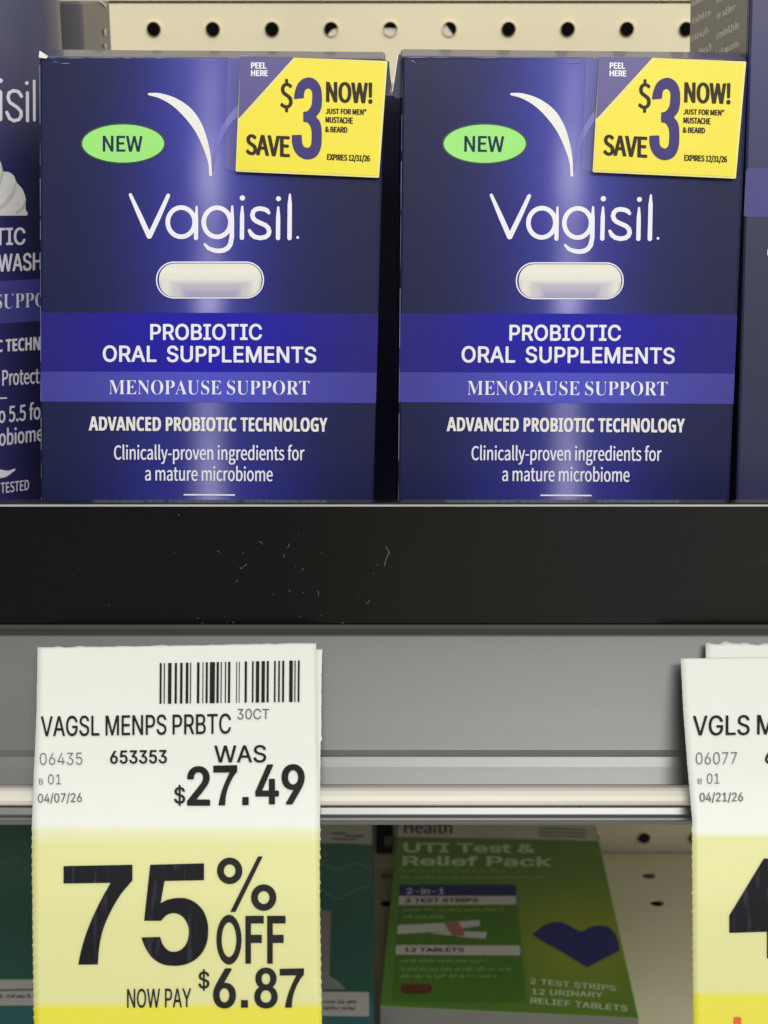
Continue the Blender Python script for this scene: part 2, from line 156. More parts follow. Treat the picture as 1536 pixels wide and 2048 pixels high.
  '0': [194,[97,-5,120,-1,140,10,156,29,167,55,175,88,177,129,175,170,167,203,156,229,140,247,120,258,97,261,74,258,55,247,39,229,27,203,20,170,18,129,20,88,27,55,39,29,55,10,74,-1],[97,21,84,24,72,33,62,47,55,68,50,95,48,129,50,163,55,190,62,211,72,225,84,233,97,236,111,233,123,225,133,211,140,190,145,163,146,129,145,95,140,68,133,47,123,33,111,24]],
  '1': [194,[31,0,172,0,172,27,120,27,120,257,96,257,85,251,72,246,58,242,42,238,42,218,88,218,88,27,31,27]],
  '2': [194,[15,0,177,0,177,28,106,28,64,25,105,67,137,108,157,147,165,186,162,207,155,226,144,241,129,252,111,259,90,261,67,259,47,251,30,239,14,224,33,206,44,217,57,227,71,233,86,235,107,231,121,221,130,205,133,185,126,150,104,112,68,68,15,19]],
  '3': [194,[92,-5,114,-2,134,4,151,15,163,29,172,47,175,69,170,93,159,112,142,125,120,134,120,136,139,145,153,158,163,176,166,197,163,216,156,232,145,244,130,254,112,259,91,261,70,259,52,253,35,243,20,231,37,210,48,221,61,228,75,233,90,235,108,232,122,224,130,211,133,195,132,181,127,170,118,160,104,152,86,147,62,146,62,121,89,119,109,115,125,107,135,97,140,84,142,70,138,50,128,35,111,25,90,22,70,24,53,31,39,40,27,51,10,31,24,17,42,6,65,-2]],
  '4': [194,[119,0,149,0,149,71,183,71,183,96,149,96,149,257,114,257,7,92,7,71,119,71],[119,96,40,96,99,184,119,222,121,222,119,175]],
  '5': [194,[92,-5,113,-2,133,6,150,18,164,36,173,57,176,83,173,109,165,130,153,146,137,157,119,163,98,165,87,165,78,163,69,159,60,155,67,229,163,229,163,257,39,257,30,137,47,126,58,133,68,137,78,140,90,141,112,137,129,126,139,107,143,83,139,57,127,38,110,26,89,22,68,24,51,31,37,40,26,50,9,29,24,17,42,6,64,-2]],
  '6': [194,[105,-5,125,-2,142,6,157,18,169,35,177,55,179,79,177,103,170,124,160,139,146,150,128,157,108,159,93,157,77,151,63,141,50,129,53,164,60,191,70,212,83,225,99,233,116,235,127,234,138,230,148,223,157,215,175,235,163,246,149,254,133,259,114,261,90,258,68,248,48,230,33,203,23,168,20,123,23,84,31,52,44,27,61,10,82,-1],[50,103,63,118,77,128,90,134,103,136,123,132,137,120,146,102,149,79,145,55,136,37,123,25,105,21,84,26,67,42,56,68]],
  'A': [213,[1,0,34,0,59,78,153,78,177,0,211,0,124,257,88,257],[67,104,79,144,105,230,106,230,132,144,145,104]],
  'B': [230,[35,0,117,0,144,2,168,8,187,19,202,33,211,52,214,75,210,99,200,117,183,129,162,137,162,138,178,147,190,159,197,176,200,194,197,214,188,230,175,242,157,250,136,255,111,257,35,257],[68,148,68,231,107,231,134,229,153,222,164,209,168,190,164,172,153,159,134,151,106,148],[68,26,68,123,112,123,142,120,164,111,178,97,182,76,178,54,164,38,142,29,112,26]],
  'C': [223,[132,-5,155,-2,176,5,195,17,211,32,193,53,180,41,166,32,151,26,133,24,110,27,91,37,75,52,63,73,56,99,54,129,56,159,64,185,76,205,92,220,112,230,134,233,150,231,164,226,176,219,187,209,204,230,192,242,175,252,156,259,134,261,103,257,76,245,53,226,35,200,24,167,20,128,24,89,35,57,52,31,75,11,101,-1]],
  'D': [241,[35,0,101,0,137,4,166,15,190,34,206,60,217,91,220,129,217,167,206,199,189,224,166,242,136,253,99,257,35,257],[68,27,68,230,97,230,124,227,147,219,165,204,177,184,184,159,187,129,184,99,177,74,165,54,147,39,124,30,97,27]],
  'E': [206,[35,0,187,0,187,28,68,28,68,121,165,121,165,149,68,149,68,229,183,229,183,257,35,257]],
  'F': [193,[35,0,68,0,68,115,166,115,166,143,68,143,68,229,183,229,183,257,35,257]],
  'H': [255,[35,0,68,0,68,121,187,121,187,0,220,0,220,257,187,257,187,149,68,149,68,257,35,257]],
  'I': [103,[35,0,68,0,68,257,35,257]],
  'J': [187,[83,-5,106,-2,124,6,137,19,147,35,152,54,154,75,154,257,121,257,121,78,119,54,111,37,98,27,80,24,67,25,55,31,45,40,35,53,12,36,25,18,41,6,60,-2]],
  'K': [226,[35,0,68,0,68,81,112,134,189,0,225,0,132,159,213,257,176,257,68,128,68,128,68,257,35,257]],
  'L': [190,[35,0,180,0,180,28,68,28,68,257,35,257]],
  'M': [284,[35,0,64,0,64,142,60,218,62,218,82,159,131,26,153,26,201,159,222,218,223,218,219,142,219,0,249,0,249,257,210,257,161,119,143,66,142,66,123,119,74,257,35,257]],
  'N': [253,[35,0,66,0,66,135,62,215,63,215,91,162,185,0,218,0,218,257,187,257,187,123,192,42,190,42,162,95,68,257,35,257]],
  'O': [260,[130,-5,160,0,187,12,209,31,225,58,236,91,239,129,236,168,225,200,209,226,187,245,160,257,130,261,99,257,73,245,51,226,34,200,24,168,20,129,24,91,34,58,51,31,73,12,99,0],[130,24,108,27,90,37,74,52,63,73,56,99,54,129,56,159,63,185,74,205,90,220,108,230,130,233,152,230,170,220,185,205,197,185,204,159,206,129,204,99,197,73,185,52,170,37,152,27]],
  'P': [222,[35,0,68,0,68,102,110,102,137,104,160,111,178,121,192,137,201,157,204,181,201,206,192,226,178,240,159,250,136,255,109,257,35,257],[68,129,68,230,104,230,125,229,142,226,155,220,165,211,170,198,172,181,168,158,156,141,135,132,106,129]],
  'R': [222,[68,135,68,230,111,230,137,228,157,220,169,206,173,185,169,163,157,147,137,138,111,135],[176,0,213,0,147,112,171,122,189,137,201,158,205,185,202,209,194,227,180,241,162,250,140,255,116,257,35,257,35,0,68,0,68,109,114,109]],
  'S': [209,[106,-5,132,-2,153,5,170,17,183,31,191,49,194,68,190,93,178,112,162,126,141,137,104,153,89,159,75,168,65,180,62,196,65,211,75,223,90,230,110,233,127,231,142,226,156,219,168,209,185,230,170,242,152,252,132,259,110,261,87,259,68,252,52,242,39,228,31,212,29,193,34,169,46,150,63,137,81,127,118,111,135,103,148,94,157,82,161,65,157,48,146,35,130,27,107,24,87,26,68,33,51,43,36,56,17,33,35,18,56,6,80,-2]],
  'T': [210,[89,0,121,0,121,229,199,229,199,257,11,257,11,229,89,229]],
  'U': [252,[126,-5,151,-2,173,6,192,20,206,41,215,69,218,106,218,257,187,257,187,105,185,78,179,57,170,41,157,31,143,26,126,24,110,26,96,31,84,41,75,57,69,78,67,105,67,257,34,257,34,106,37,69,47,41,61,20,79,6,101,-2]],
  'V': [201,[82,0,120,0,201,257,168,257,127,118,102,33,101,33,76,118,34,257,0,257]],
  'W': [307,[63,0,102,0,140,155,153,213,154,213,167,155,206,0,245,0,298,257,267,257,239,117,225,34,223,34,205,117,169,257,140,257,104,117,86,34,85,34,69,117,42,257,9,257]],
  'X': [201,[6,0,40,0,77,69,98,111,99,111,121,69,159,0,195,0,120,131,190,257,156,257,121,191,103,153,102,153,82,191,47,257,11,257,81,133]],
  'a': [197,[76,-5,93,-2,109,3,125,12,139,23,140,23,143,0,169,0,169,117,167,139,162,158,154,174,141,185,124,193,103,195,81,193,61,187,43,179,29,170,41,148,53,156,67,162,82,167,98,168,117,164,129,154,136,138,137,120,101,115,71,107,49,97,33,84,24,68,21,49,25,26,36,10,54,-1],[85,21,72,23,61,28,54,38,51,51,56,68,70,82,97,92,137,99,137,46,124,35,111,28,98,23]],
  'b': [216,[116,-5,137,-1,157,8,173,22,187,42,195,68,199,98,196,126,190,149,179,169,164,183,146,192,123,195,107,193,92,187,77,179,63,168,64,202,64,279,32,279,32,0,58,0,61,20,62,20,75,9,89,2,102,-3],[111,22,100,23,89,27,77,33,64,42,64,142,78,153,90,161,103,166,115,168,138,163,154,149,163,127,165,98,161,66,150,42,132,28]],
  'c': [179,[107,-5,124,-3,140,2,155,9,169,19,155,41,145,34,134,28,123,24,110,22,86,27,67,42,55,65,51,95,56,125,68,148,87,163,111,168,122,167,131,164,140,158,149,152,165,173,154,181,142,188,127,193,110,195,86,192,64,183,46,169,31,149,22,124,18,95,21,66,30,41,44,22,62,7,83,-2]],
  'd': [217,[97,-5,114,-2,129,3,143,12,155,22,156,22,159,0,185,0,185,279,153,279,153,206,154,173,142,182,130,189,116,194,101,195,80,192,60,183,43,168,30,148,22,124,19,95,21,66,28,41,40,21,55,7,75,-2],[104,22,82,27,65,42,55,65,51,95,56,125,68,148,85,163,106,168,118,167,130,163,141,157,153,148,153,48,141,37,129,29,117,24]],
  'e': [194,[109,-5,127,-3,144,1,158,7,172,15,160,36,149,30,138,25,126,22,113,21,88,26,68,39,55,60,50,88,178,88,179,106,177,131,170,153,160,171,145,184,126,192,103,195,82,192,62,183,44,168,31,148,21,124,18,95,21,66,31,41,45,22,63,7,85,-2],[49,110,56,135,68,154,85,166,104,169,124,166,139,154,148,136,151,110]],
  'f': [114,[12,164,37,164,37,0,69,0,69,164,110,164,110,190,69,190,69,220,71,236,76,248,84,255,96,258,118,252,125,277,118,280,110,282,102,283,93,283,68,279,51,266,41,247,37,221,37,190,12,188]],
  'g': [197,[96,-88,124,-85,147,-78,166,-68,181,-54,190,-39,193,-22,188,-1,176,13,155,21,126,23,89,23,73,25,63,29,57,36,56,44,57,51,59,57,63,62,68,67,75,64,82,62,89,61,96,60,123,65,145,78,160,99,166,126,164,138,161,149,156,158,150,166,189,166,189,190,123,190,96,195,77,193,61,187,46,177,35,163,27,147,25,127,27,111,33,97,41,85,50,76,50,75,42,68,35,60,31,50,29,39,30,29,34,20,39,13,46,8,46,6,34,-3,25,-13,20,-25,18,-37,24,-58,40,-74,65,-84],[96,82,80,85,68,94,59,108,56,127,59,146,68,160,80,169,96,172,112,169,125,160,133,146,137,127,133,108,125,94,112,85],[101,-65,78,-63,60,-56,50,-46,46,-32,47,-24,50,-16,56,-8,65,0,90,-3,123,-3,139,-4,151,-8,159,-16,161,-27,157,-41,145,-54,126,-62]],
  'h': [213,[32,0,64,0,64,138,78,151,90,160,103,165,116,167,133,164,144,155,150,139,152,116,152,0,184,0,184,120,183,143,178,161,170,176,159,186,144,193,126,195,108,193,91,186,77,176,63,163,64,202,64,279,32,279]],
  'i': [96,[32,0,64,0,64,190,32,190],[48,229,57,231,64,235,68,242,70,251,68,259,64,266,57,270,48,271,40,270,33,266,29,259,27,251,29,242,33,235,40,231]],
  'l': [99,[66,-5,84,-2,80,23,73,22,70,23,67,25,65,29,64,36,64,279,32,279,32,38,34,20,40,7,51,-2]],
  'm': [324,[32,0,64,0,64,138,77,151,89,160,101,165,112,167,128,164,139,155,145,139,147,116,147,0,179,0,179,138,192,151,204,160,216,165,227,167,243,164,254,155,260,139,263,116,263,0,294,0,294,120,293,143,288,161,280,176,269,186,255,193,237,195,220,192,204,185,189,173,174,159,167,174,156,185,141,192,121,195,105,193,90,186,75,175,62,162,62,162,58,190,32,190]],
  'n': [214,[32,0,64,0,64,138,78,151,90,160,103,165,116,167,133,164,144,155,150,139,152,116,152,0,184,0,184,120,183,143,178,161,170,176,159,186,144,193,126,195,108,193,91,186,76,175,62,162,62,162,58,190,32,190]],
  'o': [212,[106,-5,129,-2,150,7,167,22,182,41,191,66,194,95,191,124,182,149,167,169,150,183,129,192,106,195,83,192,63,183,45,169,31,149,21,124,18,95,21,66,31,41,45,22,63,7,83,-2],[106,22,84,27,66,42,55,65,51,95,55,125,66,148,84,163,106,168,129,163,146,148,157,125,161,95,157,65,146,42,129,27]],
  'p': [217,[32,-80,64,-80,64,-16,63,18,76,8,90,1,103,-3,116,-5,137,-1,157,8,173,22,187,42,195,68,199,98,196,126,190,149,179,169,164,183,146,192,123,195,107,193,91,187,76,178,62,168,62,168,58,190,32,190],[111,22,100,23,89,27,77,33,64,42,64,142,78,153,91,161,103,166,115,168,138,163,154,149,163,127,165,98,161,66,150,42,132,28]],
  'r': [136,[32,0,64,0,64,122,75,143,87,156,100,164,112,166,131,163,137,191,116,195,101,192,86,184,73,172,62,155,62,155,58,190,32,190]],
  's': [164,[82,-5,112,0,133,12,146,30,151,52,146,75,132,90,114,101,93,110,78,116,65,122,56,131,52,143,54,153,61,162,72,168,88,170,100,169,111,165,121,160,131,153,146,173,134,182,120,189,104,193,87,195,59,191,39,179,26,162,22,141,27,120,39,105,57,94,77,86,93,80,107,72,117,63,120,50,118,38,111,29,99,23,83,20,67,22,53,27,39,34,27,43,11,22,26,11,43,3,62,-3]],
  't': [132,[92,-5,101,-4,110,-2,119,0,127,2,121,27,99,21,85,24,76,31,71,42,70,58,70,164,121,164,121,190,70,190,70,244,43,244,40,190,9,188,9,164,38,164,38,59,39,41,43,25,50,13,60,3,74,-3]],
  'u': [213,[88,-5,106,-2,122,5,137,16,151,30,152,30,154,0,181,0,181,190,149,190,149,55,136,41,124,31,111,25,97,23,81,26,70,35,64,51,62,74,62,190,29,190,29,70,31,47,36,29,44,14,55,4,70,-2]],
  'v': [182,[73,0,111,0,178,190,146,190,110,82,93,26,91,26,74,82,38,190,5,190]],
  'w': [281,[62,0,99,0,126,102,139,157,141,157,154,103,181,0,220,0,272,190,241,190,213,80,202,27,200,27,187,80,157,190,126,190,96,80,83,27,82,27,70,80,42,190,9,190]],
  'x': [174,[5,0,39,0,64,44,84,78,85,78,106,44,134,0,169,0,106,96,164,190,131,190,107,148,91,117,89,117,70,148,45,190,10,190,68,99]],
  'y': [182,[35,-82,61,-77,80,-63,95,-42,106,-16,178,190,147,190,112,85,97,31,95,31,76,85,38,190,5,190,81,0,77,-15,70,-31,60,-44,49,-53,34,-56,19,-53,13,-78]],
 }),
 'B': (0.4795, 0.1746, {
  'A': [463,[0,0,169,482,293,482,463,0,354,0,319,114,144,114,109,0],[170,199,295,199,259,311,251,340,240,375,232,407,223,374,212,336,204,311]],
  'B': [451,[60,0,60,480,210,480,255,478,294,473,327,464,355,453,376,437,391,416,401,389,404,358,402,338,399,320,393,304,384,289,374,276,361,266,347,259,330,255,330,251,342,248,353,245,363,240,373,234,383,228,391,220,398,210,404,199,409,187,413,173,415,157,416,139,413,108,404,81,389,57,369,37,343,21,313,9,279,2,240,0],[162,289,221,289,241,290,258,293,272,297,282,304,290,311,295,321,298,332,300,345,298,357,294,368,288,377,279,384,268,389,253,393,236,395,216,396,162,396],[162,84,228,84,249,85,267,88,281,94,292,102,300,111,306,122,309,135,310,149,309,162,306,173,300,184,292,192,281,200,266,205,247,208,225,209,162,209]],
  'C': [428,[255,-7,219,-5,187,1,158,10,133,24,110,41,91,61,75,84,62,110,52,139,45,170,40,203,39,239,41,274,46,307,54,338,65,367,80,394,97,417,118,437,141,455,168,468,197,478,229,484,264,486,282,486,300,484,318,481,335,477,353,472,371,467,388,460,404,453,371,370,317,392,304,396,290,399,277,401,264,402,236,399,212,391,192,377,175,358,161,334,151,306,146,274,144,238,146,202,151,171,160,143,172,120,189,102,209,88,235,81,264,78,279,78,293,80,308,82,323,85,386,103,386,18,370,12,355,7,339,3,324,-1,308,-3,291,-5,273,-6]],
  'D': [497,[60,0,60,480,211,480,247,478,281,473,313,464,342,453,368,438,391,419,411,398,427,374,441,346,450,315,456,282,458,244,454,187,441,138,419,96,389,61,351,35,306,15,255,4,196,0],[162,84,206,84,250,88,287,101,316,123,336,154,349,194,353,242,350,279,344,311,333,338,318,359,298,375,275,387,248,394,216,396,162,396]],
  'E': [376,[60,0,60,480,336,480,336,396,162,396,162,291,324,291,324,208,162,208,162,84,336,84,336,0]],
  'G': [486,[262,-7,211,-3,167,9,129,29,97,56,71,92,53,134,43,184,39,240,41,277,46,311,55,342,68,371,84,397,104,420,127,439,153,456,183,469,215,479,251,484,289,486,309,486,327,484,346,482,365,478,383,474,400,469,416,463,432,457,398,375,348,394,334,397,319,400,304,401,289,402,267,400,247,397,229,390,212,381,197,370,183,357,171,342,162,325,154,306,148,285,145,262,144,238,145,216,147,194,151,174,156,155,164,138,173,123,184,110,197,98,212,89,229,83,248,79,269,78,305,80,333,85,333,185,242,185,242,269,433,269,433,21,354,1,333,-3,311,-5,287,-6]],
  'H': [514,[60,0,60,480,162,480,162,291,352,291,352,480,453,480,453,0,352,0,352,207,162,207,162,0]],
  'I': [261,[21,0,21,58,80,85,80,395,21,422,21,480,240,480,240,422,181,395,181,85,240,58,240,0]],
  'L': [379,[60,0,60,480,162,480,162,84,357,84,357,0]],
  'N': [546,[60,0,60,480,189,480,397,120,399,120,396,187,394,253,394,480,486,480,486,0,357,0,148,363,145,363,149,294,151,226,151,0]],
  'O': [535,[267,-7,230,-5,196,1,166,11,139,24,115,41,95,61,77,84,63,111,53,140,45,171,40,205,39,241,40,277,45,311,53,342,63,371,77,397,95,420,115,440,139,456,166,470,196,479,230,485,268,487,305,485,339,479,369,470,396,456,420,440,440,420,457,397,471,370,482,341,490,310,494,277,496,240,494,204,490,171,482,139,471,110,457,84,440,61,420,41,396,24,369,11,339,1,305,-5],[267,79,298,81,323,89,344,103,361,122,373,146,382,173,387,205,389,240,387,276,382,308,373,336,361,359,344,378,323,392,298,400,268,402,238,400,212,392,191,378,175,359,162,336,153,308,148,276,146,240,148,205,153,173,162,146,175,122,191,103,212,89,238,81]],
  'P': [422,[60,0,60,480,214,480,257,477,294,470,324,457,349,440,368,418,381,392,389,363,392,330,390,309,387,289,382,270,374,252,364,234,351,219,335,205,316,193,294,183,268,176,239,172,206,171,162,171,162,0],[162,254,195,254,216,255,234,258,250,263,264,271,275,281,282,293,287,309,289,326,287,348,280,365,269,379,253,388,233,394,208,396,162,396]],
  'R': [443,[60,0,60,480,200,480,246,477,285,471,318,459,345,444,365,424,380,399,389,370,392,336,391,320,388,305,385,291,379,278,372,267,365,256,356,246,346,237,336,229,325,221,314,215,302,209,443,0,330,0,216,184,162,184,162,0],[162,267,195,267,218,268,238,271,254,276,267,283,277,293,283,304,287,318,289,333,287,349,283,362,276,373,266,382,252,388,236,393,216,395,193,396,162,396]],
  'T': [389,[144,0,144,395,13,395,13,480,375,480,375,395,245,395,245,0]],
  'V': [437,[163,0,0,480,103,480,193,194,200,167,211,125,218,89,225,125,236,167,243,194,334,480,437,480,273,0]],
  'Y': [419,[159,0,159,183,0,480,110,480,210,282,310,480,419,480,260,187,260,0]],
 }),
 'T': (0.4553, 0.1746, {
  'A': [437,[-9,0,-9,18,1,19,9,21,17,25,24,30,30,38,36,47,43,60,49,75,206,466,224,465,384,87,411,34,417,27,425,22,433,19,443,18,443,0,229,0,229,18,253,20,270,25,280,34,283,46,273,81,253,132,103,132,79,71,76,59,75,48,78,35,87,26,102,20,124,18,128,18,128,0],[113,161,242,161,177,319]],
  'E': [442,[14,0,14,17,30,18,44,20,55,24,62,30,68,37,72,48,74,62,75,78,75,369,74,389,72,405,68,417,62,425,54,431,44,435,31,438,16,439,16,455,399,455,399,320,383,320,378,349,369,373,356,392,340,406,320,417,295,424,266,429,232,430,200,428,195,427,191,424,188,421,186,417,183,388,183,246,193,246,214,247,232,252,247,259,259,269,269,282,277,300,283,321,288,345,304,345,304,118,287,118,285,137,282,154,278,169,273,181,267,192,259,201,251,208,241,213,229,217,216,220,202,222,185,222,183,222,183,67,183,56,185,47,188,40,192,35,198,32,206,29,217,28,230,28,254,28,276,30,295,34,313,39,330,45,345,53,358,63,371,75,382,89,393,105,402,123,411,143,430,143,402,0]],
  'M': [634,[14,0,14,17,30,19,43,22,53,26,61,32,67,39,72,50,74,63,75,79,75,382,75,393,74,402,73,409,71,416,68,421,64,426,59,429,53,432,15,439,15,455,185,455,317,142,449,455,617,455,617,439,602,437,590,433,580,429,573,423,567,416,563,405,561,393,560,378,560,85,560,72,561,61,563,51,565,43,568,36,571,31,576,26,582,23,588,21,596,19,606,18,617,17,617,0,396,0,396,17,433,25,438,28,443,32,447,38,450,44,452,52,453,61,454,71,455,83,455,399,288,0,270,0,105,389,105,80,106,62,109,48,113,37,120,30,128,24,139,20,153,18,169,17,169,0]],
  'N': [494,[403,-11,107,350,107,79,108,62,110,49,113,38,119,31,126,26,136,21,150,19,167,17,167,0,18,0,18,17,29,18,39,19,47,21,54,23,60,26,65,30,68,35,71,41,73,49,75,57,76,67,76,79,76,388,36,433,18,439,18,455,156,455,391,169,391,377,391,389,390,399,388,407,386,414,383,420,379,425,375,429,369,431,331,439,331,455,480,455,480,439,464,437,450,434,440,430,433,425,428,417,425,407,422,393,422,377,422,-11]],
  'O': [525,[261,-11,236,-10,213,-6,190,-1,169,7,148,17,129,29,111,43,94,58,79,75,66,93,55,113,45,134,37,156,32,179,29,203,28,228,29,252,32,276,37,299,45,321,55,342,66,362,79,380,95,397,112,413,130,426,149,438,170,448,192,456,216,462,240,465,265,466,290,465,313,462,336,456,357,448,378,439,397,427,415,414,431,399,446,382,459,364,471,344,481,323,488,301,494,277,497,253,498,228,497,203,494,179,488,156,481,134,471,113,459,93,446,75,430,58,414,43,395,29,376,17,355,7,333,-1,310,-6,286,-10],[265,12,300,18,328,36,351,66,367,108,376,162,379,228,377,278,371,321,362,358,348,389,330,412,310,430,286,440,260,443,225,437,196,419,174,389,158,347,148,294,145,228,147,178,153,135,163,98,177,67,195,43,215,26,238,16]],
  'P': [418,[15,0,15,17,31,19,45,22,55,26,62,32,68,39,72,50,74,64,75,81,75,379,74,394,71,406,68,416,62,424,55,429,44,434,32,437,16,439,16,455,214,455,253,454,287,452,315,447,336,440,352,432,366,422,379,411,390,398,398,383,404,367,408,350,409,332,406,305,398,280,385,259,367,240,343,225,314,214,281,208,242,206,182,206,182,81,183,64,185,50,189,39,194,32,202,26,212,22,225,19,242,17,242,0],[182,230,201,230,225,231,244,235,260,243,272,253,281,266,287,283,291,304,292,329,291,354,288,375,283,392,275,406,265,417,252,425,236,430,216,431,207,431,199,429,193,427,189,424,186,419,184,414,182,407,182,398]],
  'R': [473,[15,0,15,17,31,19,45,22,55,26,62,32,68,39,72,50,74,64,75,81,75,379,74,394,71,406,68,416,62,424,55,429,44,434,32,437,16,439,16,455,217,455,264,453,305,448,339,439,367,426,389,409,405,388,414,363,417,334,414,308,406,285,392,265,372,248,346,234,315,224,432,50,452,26,457,22,463,19,470,18,478,17,480,17,480,0,338,0,201,212,182,212,182,81,183,64,185,50,189,39,194,32,202,26,212,22,225,19,242,17,242,0],[182,234,203,234,228,235,249,240,266,248,280,258,290,272,298,290,302,311,304,336,301,365,295,389,284,407,268,421,249,429,224,431,212,431,202,429,195,426,190,422,186,417,184,409,182,398,182,385]],
  'S': [390,[43,-11,43,158,62,158,72,124,83,94,96,70,111,50,129,34,149,24,172,17,197,15,215,16,231,20,245,27,257,36,266,47,273,60,277,74,279,89,275,110,265,129,248,146,225,160,163,191,135,205,112,221,92,236,77,253,65,270,56,289,51,309,50,332,51,352,54,370,60,387,67,403,77,417,88,429,101,440,115,449,131,457,148,462,166,465,185,466,229,461,282,448,291,446,300,445,307,446,313,450,318,457,320,466,339,466,339,319,322,319,317,337,310,354,303,370,293,385,283,398,272,410,261,420,248,429,235,436,222,441,208,444,194,445,178,443,163,440,151,434,140,426,131,417,125,406,121,394,120,380,121,368,124,356,129,346,137,336,147,328,159,319,173,311,189,303,253,273,273,263,290,253,305,243,317,233,328,222,337,211,344,200,350,188,354,176,357,162,359,148,359,133,358,112,354,93,348,75,339,58,328,43,314,29,298,18,281,8,261,0,240,-6,217,-9,192,-10,158,-8,126,1,98,9,85,12,80,12,75,11,72,9,69,7,61,-11]],
  'T': [423,[92,0,92,17,109,18,123,21,134,25,142,31,148,39,152,50,155,64,156,81,156,433,149,433,124,431,102,426,82,416,65,403,51,387,41,367,33,344,29,318,11,318,11,455,410,455,410,317,394,317,387,352,375,382,357,404,333,420,304,430,269,433,263,433,263,81,264,63,267,49,271,38,276,30,284,25,296,21,310,18,328,17,328,0]],
  'U': [492,[248,-13,205,-10,168,-2,138,10,114,29,96,52,83,81,76,115,73,155,73,379,72,394,70,406,66,416,61,424,53,429,43,434,30,437,15,439,15,455,240,455,240,439,202,432,196,429,192,425,188,421,185,415,181,379,181,140,182,112,186,88,193,68,203,51,216,39,232,29,252,24,275,22,311,26,340,37,363,56,379,83,389,117,392,159,392,378,391,393,389,406,385,416,379,423,371,429,360,433,346,437,328,439,328,455,474,455,474,439,460,436,448,432,439,427,433,421,428,414,425,404,423,392,422,378,422,181,420,133,412,92,398,58,380,32,356,13,325,-2,290,-10]],
 }),
}

GCACHE = {}
def glyph(font, ch):
    k = (font, ch)
    if k not in GCACHE:
        g = GLYPHS[font][2][ch]
        adv = g[0] / 1000.0
        cs = [np.array(c, float).reshape(-1, 2) / 1000.0 for c in g[1:]]
        GCACHE[k] = (adv, cs)
    return GCACHE[k]

